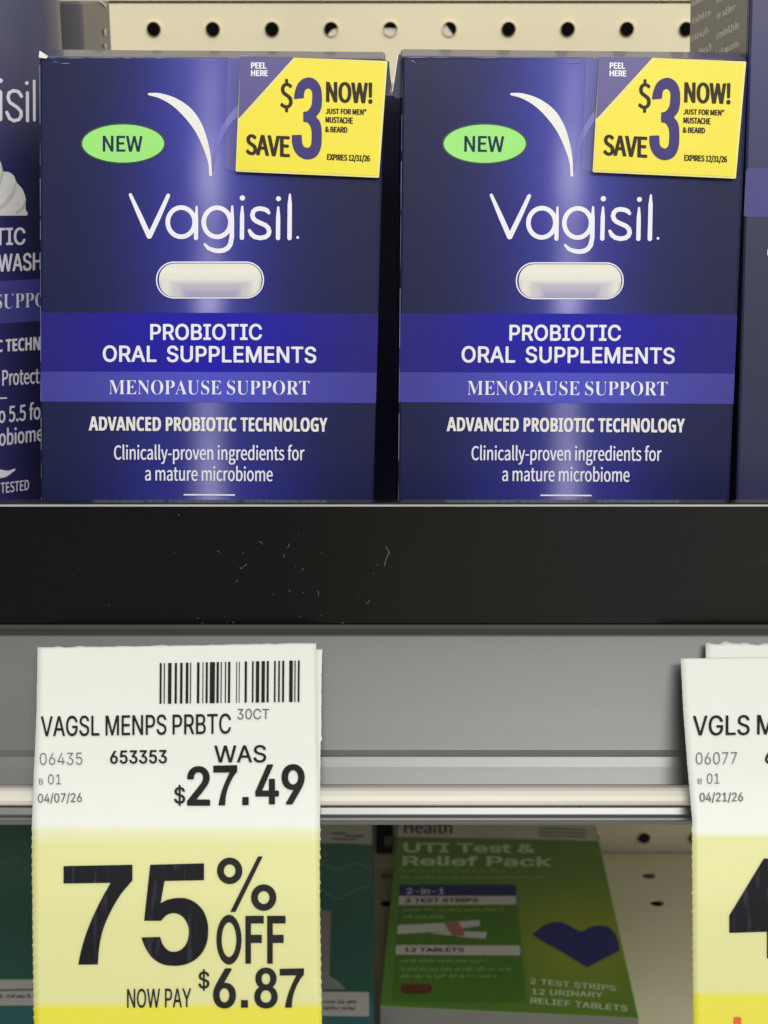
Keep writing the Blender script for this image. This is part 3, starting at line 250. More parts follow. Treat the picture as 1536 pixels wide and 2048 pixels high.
# ------------------------------------------------------------------ printed shapes: signed fields turned into flat meshes
class Print:
    """Collects printed shapes as (contours, grow) or strokes; tri() gives points and faces of their union."""
    def __init__(self, step=1.0):
        self.items = []
        self.step = step
    def poly(self, contours, gx=0.0, gy=None):
        self.items.append(('p', [np.array(c, float) for c in contours], gx, gx if gy is None else gy))
        return self
    def stroke(self, pts, rad):
        pts = np.array(pts, float)
        if np.isscalar(rad):
            rad = [rad] * len(pts)
        self.items.append(('s', pts, np.array(rad, float)))
        return self
    def text(self, s, font, x0, x1, t0, b0, t1=None, b1=None, gx=0.0, gy=None, track=0.0):
        """text whose ink runs from x0 to x1; cap top and baseline t0, b0 at the left end, t1, b1 at the right end"""
        gy = gx if gy is None else gy
        t1 = t0 if t1 is None else t1
        b1 = b0 if b1 is None else b1
        cap, space, _ = GLYPHS[font]
        pen, out = 0.0, []
        for ch in s:
            if ch == ' ':
                pen += space + track
                continue
            adv, cs = glyph(font, ch)
            out.append([c + np.array((pen, 0)) for c in cs])
            pen += adv + track
        lo = min(c[:, 0].min() for g in out for c in g)
        hi = max(c[:, 0].max() for g in out for c in g)
        for g in out:
            res = []
            for c in g:
                k = (c[:, 0] - lo) / (hi - lo)
                X = x0 + gx + k * (x1 - x0 - 2 * gx)
                T = t0 + (t1 - t0) * k + gy
                B = b0 + (b1 - b0) * k - gy
                res.append(np.stack([X, B - c[:, 1] / cap * (B - T)], 1))
            self.items.append(('p', res, gx, gy))
        return self
    def field(self, item, X, Y):
        if item[0] == 's':
            pts, rad = item[1], item[2]
            best = np.full(X.shape, -1e9)
            if len(pts) == 1:
                return rad[0] - np.hypot(X - pts[0, 0], Y - pts[0, 1])
            for a, b, ra, rb in zip(pts[:-1], pts[1:], rad[:-1], rad[1:]):
                d = b - a
                L = max(d @ d, 1e-9)
                t = np.clip(((X - a[0]) * d[0] + (Y - a[1]) * d[1]) / L, 0, 1)
                best = np.maximum(best, ra + (rb - ra) * t - np.hypot(X - a[0] - t * d[0], Y - a[1] - t * d[1]))
            return best
        _, cs, gx, gy = item
        grow = 0.0
        sx = sy = 1.0
        if gx < 0 or gy < 0:
            grow = min(gx, gy)
        elif gx > 0 or gy > 0:
            sx, sy, grow = 1 / max(gx, .03), 1 / max(gy, .03), 1.0
        P = np.stack([X.ravel() * sx, Y.ravel() * sy], 1)
        wind = np.zeros(len(P))
        dist = np.full(len(P), 1e18)
        for c in cs:
            A = c * np.array((sx, sy))
            Bv = np.roll(A, -1, 0)
            for a, b in zip(A, Bv):
                d = b - a
                L = d @ d
                if L < 1e-12:
                    continue
                px, py = P[:, 0] - a[0], P[:, 1] - a[1]
                t = np.clip((px * d[0] + py * d[1]) / L, 0, 1)
                dist = np.minimum(dist, (px - t * d[0]) ** 2 + (py - t * d[1]) ** 2)
                cr = d[0] * py - d[1] * px
                up = (a[1] <= P[:, 1]) & (b[1] > P[:, 1]) & (cr > 0)
                dn = (a[1] > P[:, 1]) & (b[1] <= P[:, 1]) & (cr < 0)
                wind += up.astype(float) - dn
        dist = np.sqrt(dist)
        return (np.where(wind != 0, dist, -dist) + grow).reshape(X.shape)
    def tri(self, maxrun=12):
        h = self.step
        boxes = []
        for it in self.items:
            if it[0] == 's':
                r = it[2].max() + 2 * h
                p = it[1]
                boxes.append((p[:, 0].min() - r, p[:, 1].min() - r, p[:, 0].max() + r, p[:, 1].max() + r))
            else:
                p = np.concatenate(it[1])
                mx, my = max(it[2], 0) + 2 * h, max(it[3], 0) + 2 * h
                boxes.append((p[:, 0].min() - mx, p[:, 1].min() - my, p[:, 0].max() + mx, p[:, 1].max() + my))
        x0, y0 = min(b[0] for b in boxes), min(b[1] for b in boxes)
        nx = int((max(b[2] for b in boxes) - x0) / h) + 2
        ny = int((max(b[3] for b in boxes) - y0) / h) + 2
        F = np.full((ny, nx), -1e3)
        for it, b in zip(self.items, boxes):
            i0, i1 = int((b[0] - x0) / h), min(nx, int((b[2] - x0) / h) + 2)
            j0, j1 = int((b[1] - y0) / h), min(ny, int((b[3] - y0) / h) + 2)
            X, Y = np.meshgrid(x0 + h * np.arange(i0, i1), y0 + h * np.arange(j0, j1))
            F[j0:j1, i0:i1] = np.maximum(F[j0:j1, i0:i1], self.field(it, X, Y))
        ins = F > 0
        cnt = ins[:-1, :-1].astype(int) + ins[1:, :-1] + ins[:-1, 1:] + ins[1:, 1:]
        V, FC = [], []
        def add(ps):
            n = len(V)
            V.extend(ps)
            FC.append(tuple(range(n, n + len(ps))))
        for j in range(ny - 1):
            row = cnt[j]
            if not row.any():
                continue
            ya, yb = y0 + h * j, y0 + h * (j + 1)
            i = 0
            nz = np.nonzero(row)[0]
            q = 0
            while q < len(nz):
                i = nz[q]
                xa = x0 + h * i
                if row[i] == 4:
                    e = q
                    while e + 1 < len(nz) and nz[e + 1] == nz[e] + 1 and row[nz[e + 1]] == 4 and e - q < maxrun:
                        e += 1
                    xb = x0 + h * (nz[e] + 1)
                    add([(xa, ya), (xa, yb), (xb, yb), (xb, ya)])
                    q = e + 1
                    continue
                cs = [(xa, ya, F[j, i]), (xa, yb, F[j + 1, i]), (xa + h, yb, F[j + 1, i + 1]), (xa + h, ya, F[j, i + 1])]
                ps = []
                for k in range(4):
                    a, b = cs[k], cs[(k + 1) % 4]
                    if a[2] > 0:
                        ps.append((a[0], a[1]))
                    if (a[2] > 0) != (b[2] > 0):
                        t = a[2] / (a[2] - b[2])
                        ps.append((a[0] + t * (b[0] - a[0]), a[1] + t * (b[1] - a[1])))
                if len(ps) >= 3:
                    add(ps)
                q += 1
        return V, FC

def smooth_loop(pts, corner=48, n=5):
    """closed outline through pts, rounded except where it turns sharply"""
    P = [np.array(p, float) for p in pts]
    N = len(P)
    sharp = []
    for i in range(N):
        a, b = P[i] - P[i - 1], P[(i + 1) % N] - P[i]
        c = (a @ b) / (np.linalg.norm(a) * np.linalg.norm(b) + 1e-9)
        sharp.append(math.degrees(math.acos(max(-1, min(1, c)))) > corner)
    out = []
    for i in range(N):
        p0, p1, p2, p3 = P[i - 1], P[i], P[(i + 1) % N], P[(i + 2) % N]
        m1 = (p2 - p0) / 2 if not sharp[i] else (p2 - p1)
        m2 = (p3 - p1) / 2 if not sharp[(i + 1) % N] else (p2 - p1)
        if sharp[i] and sharp[(i + 1) % N]:
            out.append(p1)
            continue
        for k in range(n):
            t = k / n
            out.append((2 * t**3 - 3 * t * t + 1) * p1 + (t**3 - 2 * t * t + t) * m1 + (-2 * t**3 + 3 * t * t) * p2 + (t**3 - t * t) * m2)
    return out

def zo(pts, ox, oy, s):
    return [(ox + x / s, oy + y / s) for x, y in pts]

def ellipse(cx, cy, rx, ry, n=48):
    return [(cx + rx * math.cos(2 * math.pi * k / n), cy + ry * math.sin(2 * math.pi * k / n)) for k in range(n)]

def rrect(x0, y0, x1, y1, r, n=10):
    out = []
    for cx, cy, a in ((x1 - r, y1 - r, 0), (x0 + r, y1 - r, 90), (x0 + r, y0 + r, 180), (x1 - r, y0 + r, 270)):
        for k in range(n + 1):
            t = R(a + 90 * k / n)
            out.append((cx + r * math.cos(t), cy + r * math.sin(t)))
    return out

# ------------------------------------------------------------------ surfaces: where a sight line meets a face of a real object
CP, SP = math.cos(PITCH), math.sin(PITCH)
def ray(u, v):
    x, y = (u - 768) / FPX, (v - 1024) / FPX
    return Vector((x, CP - y * SP, -SP - y * CP))

def plane(p, n):
    p, n = Vector(p), Vector(n)
    return lambda u, v: ray(u, v) * (p.dot(n) / ray(u, v).dot(n))

def plane_yz(a, b):
    """plane along x through two (y, z) points"""
    return plane((0, a[0], a[1]), (0, b[1] - a[1], a[0] - b[0]))

def upright(yfun):
    """surface whose distance depends on the height in view only (paper bent about a level axis)"""
    def s(u, v):
        r = ray(u, v)
        return r * (yfun(v) / r.y)
    return s

def at_y(y, v):
    r = ray(768, v)
    return r * (y / r.y)

def drum(cx, cy, rad):
    def s(u, v):
        r = ray(u, v)
        a = r.x * r.x + r.y * r.y
        b = -2 * (r.x * cx + r.y * cy)
        c = cx * cx + cy * cy - rad * rad
        d = max(b * b - 4 * a * c, 0)
        return r * ((-b - math.sqrt(d)) / (2 * a))
    return s

def near(s, eps):
    return lambda u, v: s(u, v) * (1 - eps / s(u, v).length)

# ------------------------------------------------------------------ materials
def node_mat(name):
    m = bpy.data.materials.new(name)
    m.use_nodes = True
    return m, m.node_tree.nodes, m.node_tree.links, m.node_tree.nodes['Principled BSDF']

def lin(c):
    return tuple(((x / 255) / 12.92 if x / 255 <= .04045 else ((x / 255 + .055) / 1.055) ** 2.4) for x in c)

def mat(name, col, rough=.45, metal=0.0, vary=.08, scale=60, bump=0.0, spec=.5, alpha=1.0, stretch=None, coat=0.0):
    m, n, l, b = node_mat(name)
    b.inputs['Roughness'].default_value = rough
    b.inputs['Metallic'].default_value = metal
    b.inputs['Specular IOR Level'].default_value = spec
    b.inputs['Coat Weight'].default_value = coat
    b.inputs['Alpha'].default_value = alpha
    tc = n.new('ShaderNodeTexCoord')
    mp = n.new('ShaderNodeMapping')
    l.new(tc.outputs['Object'], mp.inputs['Vector'])
    if stretch:
        mp.inputs['Scale'].default_value = stretch
    nz = n.new('ShaderNodeTexNoise')
    nz.inputs['Scale'].default_value = scale
    nz.inputs['Detail'].default_value = 5
    l.new(mp.outputs[0], nz.inputs['Vector'])
    mr = n.new('ShaderNodeMapRange')
    mr.inputs['From Min'].default_value = .3
    mr.inputs['From Max'].default_value = .7
    mr.inputs['To Min'].default_value = 1 - vary
    mr.inputs['To Max'].default_value = 1 + vary
    l.new(nz.outputs['Fac'], mr.inputs['Value'])
    mx = n.new('ShaderNodeVectorMath')
    mx.operation = 'SCALE'
    mx.inputs[0].default_value = col
    l.new(mr.outputs[0], mx.inputs['Scale'])
    l.new(mx.outputs[0], b.inputs['Base Color'])
    if bump:
        bp = n.new('ShaderNodeBump')
        bp.inputs['Strength'].default_value = bump
        bp.inputs['Distance'].default_value = .0004
        l.new(nz.outputs['Fac'], bp.inputs['Height'])
        l.new(bp.outputs[0], b.inputs['Normal'])
    return m

class Nodes:
    """small arithmetic helper for printed artwork that follows a face's own UV map"""
    def __init__(self, m):
        self.n, self.l = m.node_tree.nodes, m.node_tree.links
        uv = self.n.new('ShaderNodeUVMap')
        sp = self.n.new('ShaderNodeSeparateXYZ')
        self.l.new(uv.outputs[0], sp.inputs[0])
        self.u = self.op('MULTIPLY', sp.outputs[0], 2048)
        self.v = self.op('MULTIPLY', sp.outputs[1], 2048)
    def op(self, o, a, b=0.0):
        m = self.n.new('ShaderNodeMath')
        m.operation = o
        for k, x in enumerate((a, b)):
            if isinstance(x, (int, float)):
                m.inputs[k].default_value = x
            else:
                self.l.new(x, m.inputs[k])
        return m.outputs[0]
    def gauss(self, x, c, s):
        d = self.op('DIVIDE', self.op('SUBTRACT', x, c), s)
        return self.op('EXPONENT', self.op('MULTIPLY', self.op('MULTIPLY', d, d), -1))
    def ramp(self, x, lo, hi, stops, interp='EASE'):
        r = self.n.new('ShaderNodeValToRGB')
        r.color_ramp.interpolation = interp
        e = r.color_ramp.elements
        while len(e) < len(stops):
            e.new(.5)
        for k, (p, c) in enumerate(stops):
            e[k].position = (p - lo) / (hi - lo)
            e[k].color = (c, c, c, 1) if isinstance(c, (int, float)) else (*c, 1)
        self.l.new(self.op('DIVIDE', self.op('SUBTRACT', x, lo), hi - lo), r.inputs[0])
        return r.outputs[0]
    def mix(self, f, a, b):
        m = self.n.new('ShaderNodeMix')
        m.data_type = 'RGBA'
        m.clamp_factor = True
        if isinstance(f, (int, float)):
            m.inputs[0].default_value = f
        else:
            self.l.new(f, m.inputs[0])
        for k, x in ((6, a), (7, b)):
            if isinstance(x, tuple):
                m.inputs[k].default_value = (*x, 1)
            else:
                self.l.new(x, m.inputs[k])
        return m.outputs[2]
    def noise(self, scale, detail=4, stretch=(1, 1, 1), coord='Object'):
        tc = self.n.new('ShaderNodeTexCoord')
        mp = self.n.new('ShaderNodeMapping')
        mp.inputs['Scale'].default_value = stretch
        oi = self.n.new('ShaderNodeObjectInfo')
        self.l.new(oi.outputs['Random'], mp.inputs['Location'])
        self.l.new(tc.outputs[coord], mp.inputs['Vector'])
        z = self.n.new('ShaderNodeTexNoise')
        z.inputs['Scale'].default_value = scale
        z.inputs['Detail'].default_value = detail
        self.l.new(mp.outputs[0], z.inputs['Vector'])
        return z.outputs['Fac']

NAVY = (.011, .0135, .052)
def artwork():
    """printed violet glow with a pale streak down the middle of the carton front"""
    m, n, l, b = node_mat('carton_artwork')
    k = Nodes(m)
    wob = k.op('MULTIPLY', k.op('SUBTRACT', k.noise(25, 3), .5), 40)
    u = k.op('ADD', k.u, wob)
    u2 = k.op('ADD', k.u, k.op('MULTIPLY', wob, .5))
    glow_v = k.ramp(k.v, 100, 1120, [(100, .85), (240, 1.0), (430, .9), (560, .75), (640, .7), (850, .55), (930, .85), (1010, 1.0)])
    g1 = k.op('MULTIPLY', k.gauss(u, 420, 150), glow_v)
    c = k.mix(k.op('MULTIPLY', g1, .95), NAVY, (.034, .034, .32))
    hal = k.op('MULTIPLY', k.gauss(u, 428, 76), k.ramp(k.v, 100, 1120, [(100, .8), (260, .45), (380, .6), (480, .35), (590, .5), (640, .4), (850, .3), (1000, .5)]))
    c = k.mix(k.op('MULTIPLY', hal, .8), c, (.10, .098, .42))
    st = k.op('MULTIPLY', k.gauss(u2, 424, 31), k.ramp(k.v, 100, 1120, [(100, .2), (210, .4), (340, .8), (450, .4), (520, .5), (592, 1.0), (640, .5), (812, .55), (960, .85), (1010, 1.0)]))
    c = k.mix(k.op('MULTIPLY', st, .8), c, (.37, .36, .66))
    deep = k.ramp(k.v, 100, 1120, [(100, 0.0), (560, .15), (800, 1.0), (1120, 1.0)])
    c = k.mix(k.op('MULTIPLY', deep, k.op('MULTIPLY', k.gauss(u, 415, 180), .75)), c, k.mix(k.op('MULTIPLY', st, .8), (.024, .026, .20), (.34, .33, .62)))
    l.new(c, b.inputs['Base Color'])
    b.inputs['Specular IOR Level'].default_value = .3
    b.inputs['Roughness'].default_value = .30
    bp = n.new('ShaderNodeBump')
    bp.inputs['Strength'].default_value = .12
    bp.inputs['Distance'].default_value = .0006
    l.new(k.noise(45, 2), bp.inputs['Height'])
    l.new(bp.outputs[0], b.inputs['Normal'])
    return m

def band(name, side, mid, c=(-1), s=240):
    m, n, l, b = node_mat(name)
    k = Nodes(m)
    g = k.gauss(k.u, 415, s)
    l.new(k.mix(g, side, mid), b.inputs['Base Color'])
    b.inputs['Roughness'].default_value = .30
    b.inputs['Specular IOR Level'].default_value = .3
    return m

def paper(name, stops, scuff=0.0):
    m, n, l, b = node_mat(name)
    k = Nodes(m)
    c = k.ramp(k.v, 1200, 2300, stops, 'LINEAR')
    nz = k.noise(180, 6)
    c = k.mix(k.op('MULTIPLY', nz, .10), c, (.55, .55, .45))
    l.new(c, b.inputs['Base Color'])
    b.inputs['Roughness'].default_value = .5
    bp = n.new('ShaderNodeBump')
    bp.inputs['Strength'].default_value = .10
    bp.inputs['Distance'].default_value = .0005
    l.new(k.noise(70, 3), bp.inputs['Height'])
    l.new(bp.outputs[0], b.inputs['Normal'])
    return m

def toner():
    """thermal printing: black with fine pale vertical scratches"""
    m, n, l, b = node_mat('toner')
    k = Nodes(m)
    z = k.noise(900, 3, (1, .12, .12))
    f = k.ramp(z, 0, 1, [(0, 0.0), (.56, 0.0), (.70, .30), (1, .45)], 'LINEAR')
    l.new(k.mix(f, (.007, .007, .010), (.07, .07, .10)), b.inputs['Base Color'])
    b.inputs['Specular IOR Level'].default_value = .12
    b.inputs['Roughness'].default_value = .6
    return m

def dusty_black_sheen():
    m, n, l, b = node_mat('dusty_black_plastic')
    k = Nodes(m)
    scuff = k.ramp(k.noise(90, 6, (.12, 1, 1.0)), 0, 1, [(0, 0.0), (.60, 0.0), (.74, 1.0)], 'LINEAR')
    scuff = k.op('MULTIPLY', scuff, k.ramp(k.noise(16, 2), 0, 1, [(0, 0.0), (.48, 0.0), (.7, 1.0)], 'LINEAR'))
    smear = k.ramp(k.noise(14, 5, (1, 1, .5)), 0, 1, [(0, 0.0), (.40, 0.0), (.7, 1.0)], 'LINEAR')
    c = k.mix(smear, (.003, .003, .003), (.006, .0055, .0045))
    c = k.mix(k.ramp(k.noise(11, 2, (1, 1, .15)), 0, 1, [(0, 0.0), (.45, 0.0), (.65, .7)], 'LINEAR'), c, (.0075, .0055, .0042))  # brownish upright streaks: reflections of goods painted into the black
    c = k.mix(k.op('MULTIPLY', scuff, .16), c, (.10, .10, .09))
    l.new(c, b.inputs['Base Color'])
    b.inputs['Roughness'].default_value = .17
    b.inputs['Specular IOR Level'].default_value = .40
    return m

M = {}
M['art'] = artwork()
M['navy_side'] = mat('navy_card', (.018, .019, .05), .35, vary=.15)
M['band_deep'] = band('deep_blue_band', (.020, .015, .14), (.014, .009, .36))
M['band_light'] = band('lavender_band', (.054, .048, .27), (.080, .084, .52), s=215)
M['white_ink'] = mat('white_ink', (.80, .79, .85), .4, vary=.03)
M['cream_ink'] = mat('cream_ink', (.79, .77, .72), .4, vary=.03)
M['lav_ink'] = mat('lavender_ink', (.16, .15, .52), .35, vary=.05)
M['green_ink'] = mat('mint_ink', (.31, .74, .17), .4, vary=.03)
M['green_rim'] = mat('dark_green_ink', (.018, .05, .05), .4, vary=.03)
M['dark_ink'] = mat('dark_ink', (.012, .03, .07), .4, vary=.05, spec=.15)
M['yellow'] = mat('yellow_sticker', (.80, .675, .012), .4, vary=.04, scale=30)
M['pale_edge'] = mat('pale_yellow_ink', (.78, .70, .22), .4, vary=.03)
M['violet'] = mat('violet_sticker', (.068, .048, .215), .4, vary=.06)
M['violet_ink'] = mat('violet_ink', (.054, .042, .165), .45, vary=.06, spec=.15)
M['brown_ink'] = mat('brown_black_ink', (.035, .022, .010), .45, vary=.1, spec=.15)
M['film'] = mat('clear_film', (.50, .49, .60), .15, vary=.2, alpha=.11)
M['white_card'] = mat('white_card_edge', (.75, .73, .72), .5, vary=.1)
M['toner'] = toner()
M['black_toner'] = mat('black_toner', (.012, .012, .011), .6, vary=.2, scale=500, spec=.15)
M['lid'] = mat('glossy_lid', (.055, .055, .12), .27, vary=.3, scale=70, coat=.25, spec=.6)
M['grey_toner'] = mat('grey_toner', (.10, .10, .09), .5, vary=.25, scale=700)
M['black_lip'] = dusty_black_sheen()
M['beige'] = mat('beige_enamel', (.88, .785, .535), .45, vary=.05, scale=12, bump=.05)
M['void'] = mat('dark_cavity', (.012, .010, .007), .8)
M['pale_plate'] = mat('pale_plate', (.80, .70, .60), .5, vary=.05)
M['rail'] = mat('grey_rail', (.135, .135, .128), .30, metal=.50, vary=.10, scale=40, stretch=(.06, 1, 1))
M['rail_edge'] = mat('pale_rail_bead', (.58, .55, .465), .4, vary=.10, scale=220, stretch=(.05, 1, 1))
M['deck'] = mat('shelf_enamel', (.74, .67, .47), .5, vary=.06, scale=14)
M['grey_card'] = mat('grey_card', (.20, .195, .20), .45, vary=.06)
M['dim_ink'] = mat('bottle_white_ink', (.74, .72, .78), .4, vary=.03)
M['foam'] = mat('foam_picture', (.72, .71, .67), .5, vary=.14, scale=90)
M['bottle_band'] = mat('bottle_band', (.055, .055, .25), .35, vary=.12)
M['band_light2'] = mat('violet_band', (.046, .045, .20), .35, vary=.08)
M['worn_navy'] = mat('worn_navy', (.026, .026, .075), .35, vary=.15)
M['silver_ink'] = mat('silver_ink', (.58, .57, .57), .4, vary=.1, scale=300)

# ------------------------------------------------------------------ building helpers
def link(name, verts, faces, m, parent=None, uvs=None, bevel=0, solid=0, smooth=False, fmats=None):
    me = bpy.data.meshes.new(name)
    off = CAM if parent is None else (CAM - Vector(parent.location))
    me.from_pydata([tuple(Vector(v) + off) for v in verts], [], faces)
    for x in (m if isinstance(m, list) else [m]):
        me.materials.append(x)
    if fmats:
        for p, k in zip(me.polygons, fmats):
            p.material_index = k
    if uvs is not None:
        lay = me.uv_layers.new(name='UVMap')
        for lp in me.loops:
            u, v = uvs[lp.vertex_index]
            lay.data[lp.index].uv = (u / 2048.0, v / 2048.0)
    if smooth:
        me.polygons.foreach_set('use_smooth', [True] * len(me.polygons))
    o = bpy.data.objects.new(name, me)
    COL.objects.link(o)
    if parent is not None:
        o.parent = parent
    if bevel:
        b = o.modifiers.new('edges', 'BEVEL')
        b.width = bevel
        b.segments = 2
        b.limit_method = 'ANGLE'
    if solid:
        s = o.modifiers.new('thickness', 'SOLIDIFY')
        s.thickness = solid
        s.offset = -1
    return o

def thing(name, base, label, cat, group=None):
    o = bpy.data.objects.new(name, None)
    o.empty_display_size = .02
    o.location = Vector(base) + CAM
    COL.objects.link(o)
    return tag(o, label, cat, group)

def tag(o, label, cat, group=None):
    o['label'] = label
    o['category'] = cat
    if group:
        o['group'] = group
    return o

def stamp(name, pr, surf, m, parent, eps=.00012, warp=None, maxrun=12):
    """print laid on a face; warp carries the artwork's own layout to this copy of the face"""
    V, F = pr.tri(maxrun)
    W = [warp(u, v) for u, v in V] if warp else V
    pts = []
    for u, v in W:
        p = surf(u, v)
        pts.append(p * (1 - eps / p.length))
    return link(name, pts, F, m, parent, uvs=V)

def part_of(o, p):
    """hang o under part p; p sits at its own origin"""
    o.parent = p
    o.matrix_parent_inverse.identity()
    o.location = (0, 0, 0)
    return o

def quad_print(pts, step=2.0, g=0):
    return Print(step).poly([pts], g)

def homography(src, dst):
    A, B = [], []
    for (x, y), (X, Y) in zip(src, dst):
        A.append([x, y, 1, 0, 0, 0, -X * x, -X * y]); B.append(X)
        A.append([0, 0, 0, x, y, 1, -Y * x, -Y * y]); B.append(Y)
    h = np.linalg.solve(np.array(A, float), np.array(B, float))
    def f(x, y):
        w = h[6] * x + h[7] * y + 1
        return ((h[0] * x + h[1] * y + h[2]) / w, (h[3] * x + h[4] * y + h[5]) / w)
    return f

def box_mesh(name, x0, x1, y0, y1, z0, z1, m, parent=None, bevel=.0006):
    v = [(x, y, z) for x in (x0, x1) for y in (y0, y1) for z in (z0, z1)]
    f = [(0, 1, 3, 2), (4, 6, 7, 5), (0, 4, 5, 1), (2, 3, 7, 6), (0, 2, 6, 4), (1, 5, 7, 3)]
    return link(name, v, f, m, parent, bevel=bevel)

def extrude_x(name, prof, x0, x1, m, parent=None, bevel=0, smooth=False, closed=True, nx=1):
    n = len(prof)
    v = []
    for i in range(nx + 1):
        x = x0 + (x1 - x0) * i / nx
        v += [(x, y, z) for y, z in prof]
    f = []
    for i in range(nx):
        for k in range(n if closed else n - 1):
            a, b = i * n + k, i * n + (k + 1) % n
            f.append((a, b, b + n, a + n))
    if closed:
        f.append(tuple(range(n - 1, -1, -1)))
        f.append(tuple(range(nx * n, nx * n + n)))
    return link(name, v, f, m, parent, bevel=bevel, smooth=smooth)

def perforated(name, origin, ax, bx, cols, rows, holes, rad, thick, m, seg=24):
    """sheet of cells spanned by ax, bx with edges at cols/rows; holes is a set of (i, j) pierced at the cell's given centre"""
    o, ax, bx = Vector(origin), Vector(ax), Vector(bx)
    nrm = ax.cross(bx)
    V, F = [], []
    def P(a, b, d=0.0):
        V.append(tuple(o + ax * a + bx * b + nrm * d))
        return len(V) - 1
    for i in range(len(cols) - 1):
        for j in range(len(rows) - 1):
            a0, a1 = sorted((cols[i], cols[i + 1]))
            b0, b1 = sorted((rows[j], rows[j + 1]))
            if (i, j) not in holes:
                F.append((P(a0, b0), P(a1, b0), P(a1, b1), P(a0, b1)))
                continue
            ca, cb = holes[(i, j)]
            ring, rim, sq = [], [], []
            for k in range(seg):
                t = 2 * math.pi * k / seg + R(45)
                c, s = math.cos(t), math.sin(t)
                ring.append(P(ca + rad * c, cb + rad * s))
                rim.append(P(ca + rad * c, cb + rad * s, -thick))
                q = max(abs(c), abs(s))
                c, s = c / q, s / q
                sq.append(P(ca + c * (a1 - ca if c > 0 else ca - a0), cb + s * (b1 - cb if s > 0 else cb - b0)))
            for k in range(seg):
                n = (k + 1) % seg
                F.append((ring[k], sq[k], sq[n], ring[n]))
                F.append((ring[n], rim[n], rim[k], ring[k]))
    return link(name, V, F, m)

# ================================================================== the fixture
WALL = .745
PITCH_IN = .0254
def zy(v, y):
    return at_y(y, v).z
row_up = zy(58, WALL)
row_lo = zy(1675, WALL)
deck_z = -.408
hx = [(-.0989 + PITCH_IN * k) for k in range(-9, 18)]
cols = [x - PITCH_IN / 2 for x in hx] + [hx[-1] + PITCH_IN / 2]

def wall_panel(z_hi, z_row, z_lo, label):
    """z grows downwards in the cell grid"""
    rows, centres = [z_hi], []
    z = z_row
    while z - PITCH_IN / 2 > z_lo:
        centres.append(z)
        rows.append(z - PITCH_IN / 2)
        z -= PITCH_IN
    if rows[-1] - z_lo > .001:
        rows.append(z_lo)
    holes = {}
    for i in range(len(hx)):
        for j, c in enumerate(centres):
            holes[(i, j)] = (hx[i], c)
    o = perforated('pegboard_panel', (0, WALL, 0), (1, 0, 0), (0, 0, 1), cols, rows, holes, .0031, -.0012, M['beige'])
    return tag(o, label, 'pegboard', 'beige pegboard panels of the back wall')

wall_panel(zy(7, WALL), row_up, -.205, 'beige pegboard panel with a row of round holes behind the navy cartons')
wall_panel(.12, .12 - PITCH_IN / 2, zy(7, WALL) + .0012, 'beige pegboard panel above the thin dark seam at the top of the wall')
n_lo = int((-.207 - row_lo - PITCH_IN / 2) / PITCH_IN)
wall_panel(-.207, row_lo + n_lo * PITCH_IN, deck_z - .012, 'shaded beige pegboard panel behind the green carton on the lower shelf')
w = box_mesh('wall', -.5, .6, WALL + .02, WALL + .03, -.5, .2, M['void'], bevel=0)  # dark backing sheet standing in for the unlit space behind the holes
w['kind'] = 'structure'
# pale plate that fills the lower half of three holes
pl = Print(1.5).poly([[(640, 95), (652, 74), (664, 60), (690, 50), (740, 54), (783, 57), (830, 54), (875, 44), (892, 50), (906, 70), (920, 95)]])
o = stamp('backing_plate', pl, plane((0, WALL + .0016, 0), (0, 1, 0)), M['pale_plate'], None, eps=0)
tag(o, 'pale rounded plate showing through three holes of the pegboard', 'plate')

# upper shelf: deck, black front lip, grey price rail with its highlighted bead
XL, XR = -.40, .40
shelf = thing('shelf', (0, .345, -.140), 'black fronted upper shelf with a grey price rail under the navy cartons', 'shelf', 'wall shelves')
deck_up = -.1440
box_mesh('deck', XL, XR, .3492, .742, deck_up - .008, deck_up, M['black_lip'], shelf)
LIP = [(.3490, zy(1014, .345)), (.3490, zy(1250, .345)), (.3450, zy(1250, .345)), (.3450, zy(1013, .345)), (.3456, zy(1008, .345)), (.3484, zy(1008, .345))]
extrude_x('front_lip', LIP, XL, XR, M['black_lip'], shelf, bevel=.0003)
edge = [(.34485, zy(1008.5, .345)), (.34485, zy(1012, .345)), (.3446, zy(1012, .345)), (.3446, zy(1008.5, .345))]
M['lip_edge'] = mat('pale_lip_edge', (.42, .42, .40), .3, vary=.35, scale=30, stretch=(.3, 1, 1))
extrude_x('lip_edge', edge, XL, XR, M['lip_edge'], shelf)  # pale strip painted for the light caught along the lip's bevel
prof_px = [(1251, .3447), (1266, .3440), (1268, .3425), (1271, .3415), (1500, .3265), (1508, .3258), (1514, .3252), (1524, .3246), (1534, .3240), (1571, .3217)]
front = [(y, zy(v, y)) for v, y in prof_px]
low_px = [(1613, .3128), (1631, .3119), (1634, .3111), (1637, .3107), (1642, .3106), (1645, .3109), (1650, .3120)]
low = [(y, zy(v, y)) for v, y in low_px]
back_side = [(.3200, low[-1][1] - .0002), (.3240, low[-2][1]), (.3480, low[0][1]), (.3480, front[0][1])]
rail = extrude_x('price_rail', front + [(.3195, zy(1573, .3195)), (.3195, zy(1612, .3195))] + low + back_side, XL, XR, M['rail'], shelf, bevel=.0004)
M['trim'] = mat('dark_grey_trim', (.035, .035, .034), .6, vary=.25, scale=60, stretch=(.1, 1, 1), spec=.3)
trim = [(y, zy(v, y)) for v, y in ((1249.5, .3450), (1249.5, .34445), (1258, .34405), (1267.5, .3429), (1267.5, .3440))]
extrude_x('rail_trim', trim, XL, XR, M['trim'], shelf)
bead_px = [(1570, .3194), (1572, .3160), (1576, .3139), (1582, .3128), (1592, .3119), (1602, .3113), (1609, .3112), (1612, .3120), (1613.5, .3194)]
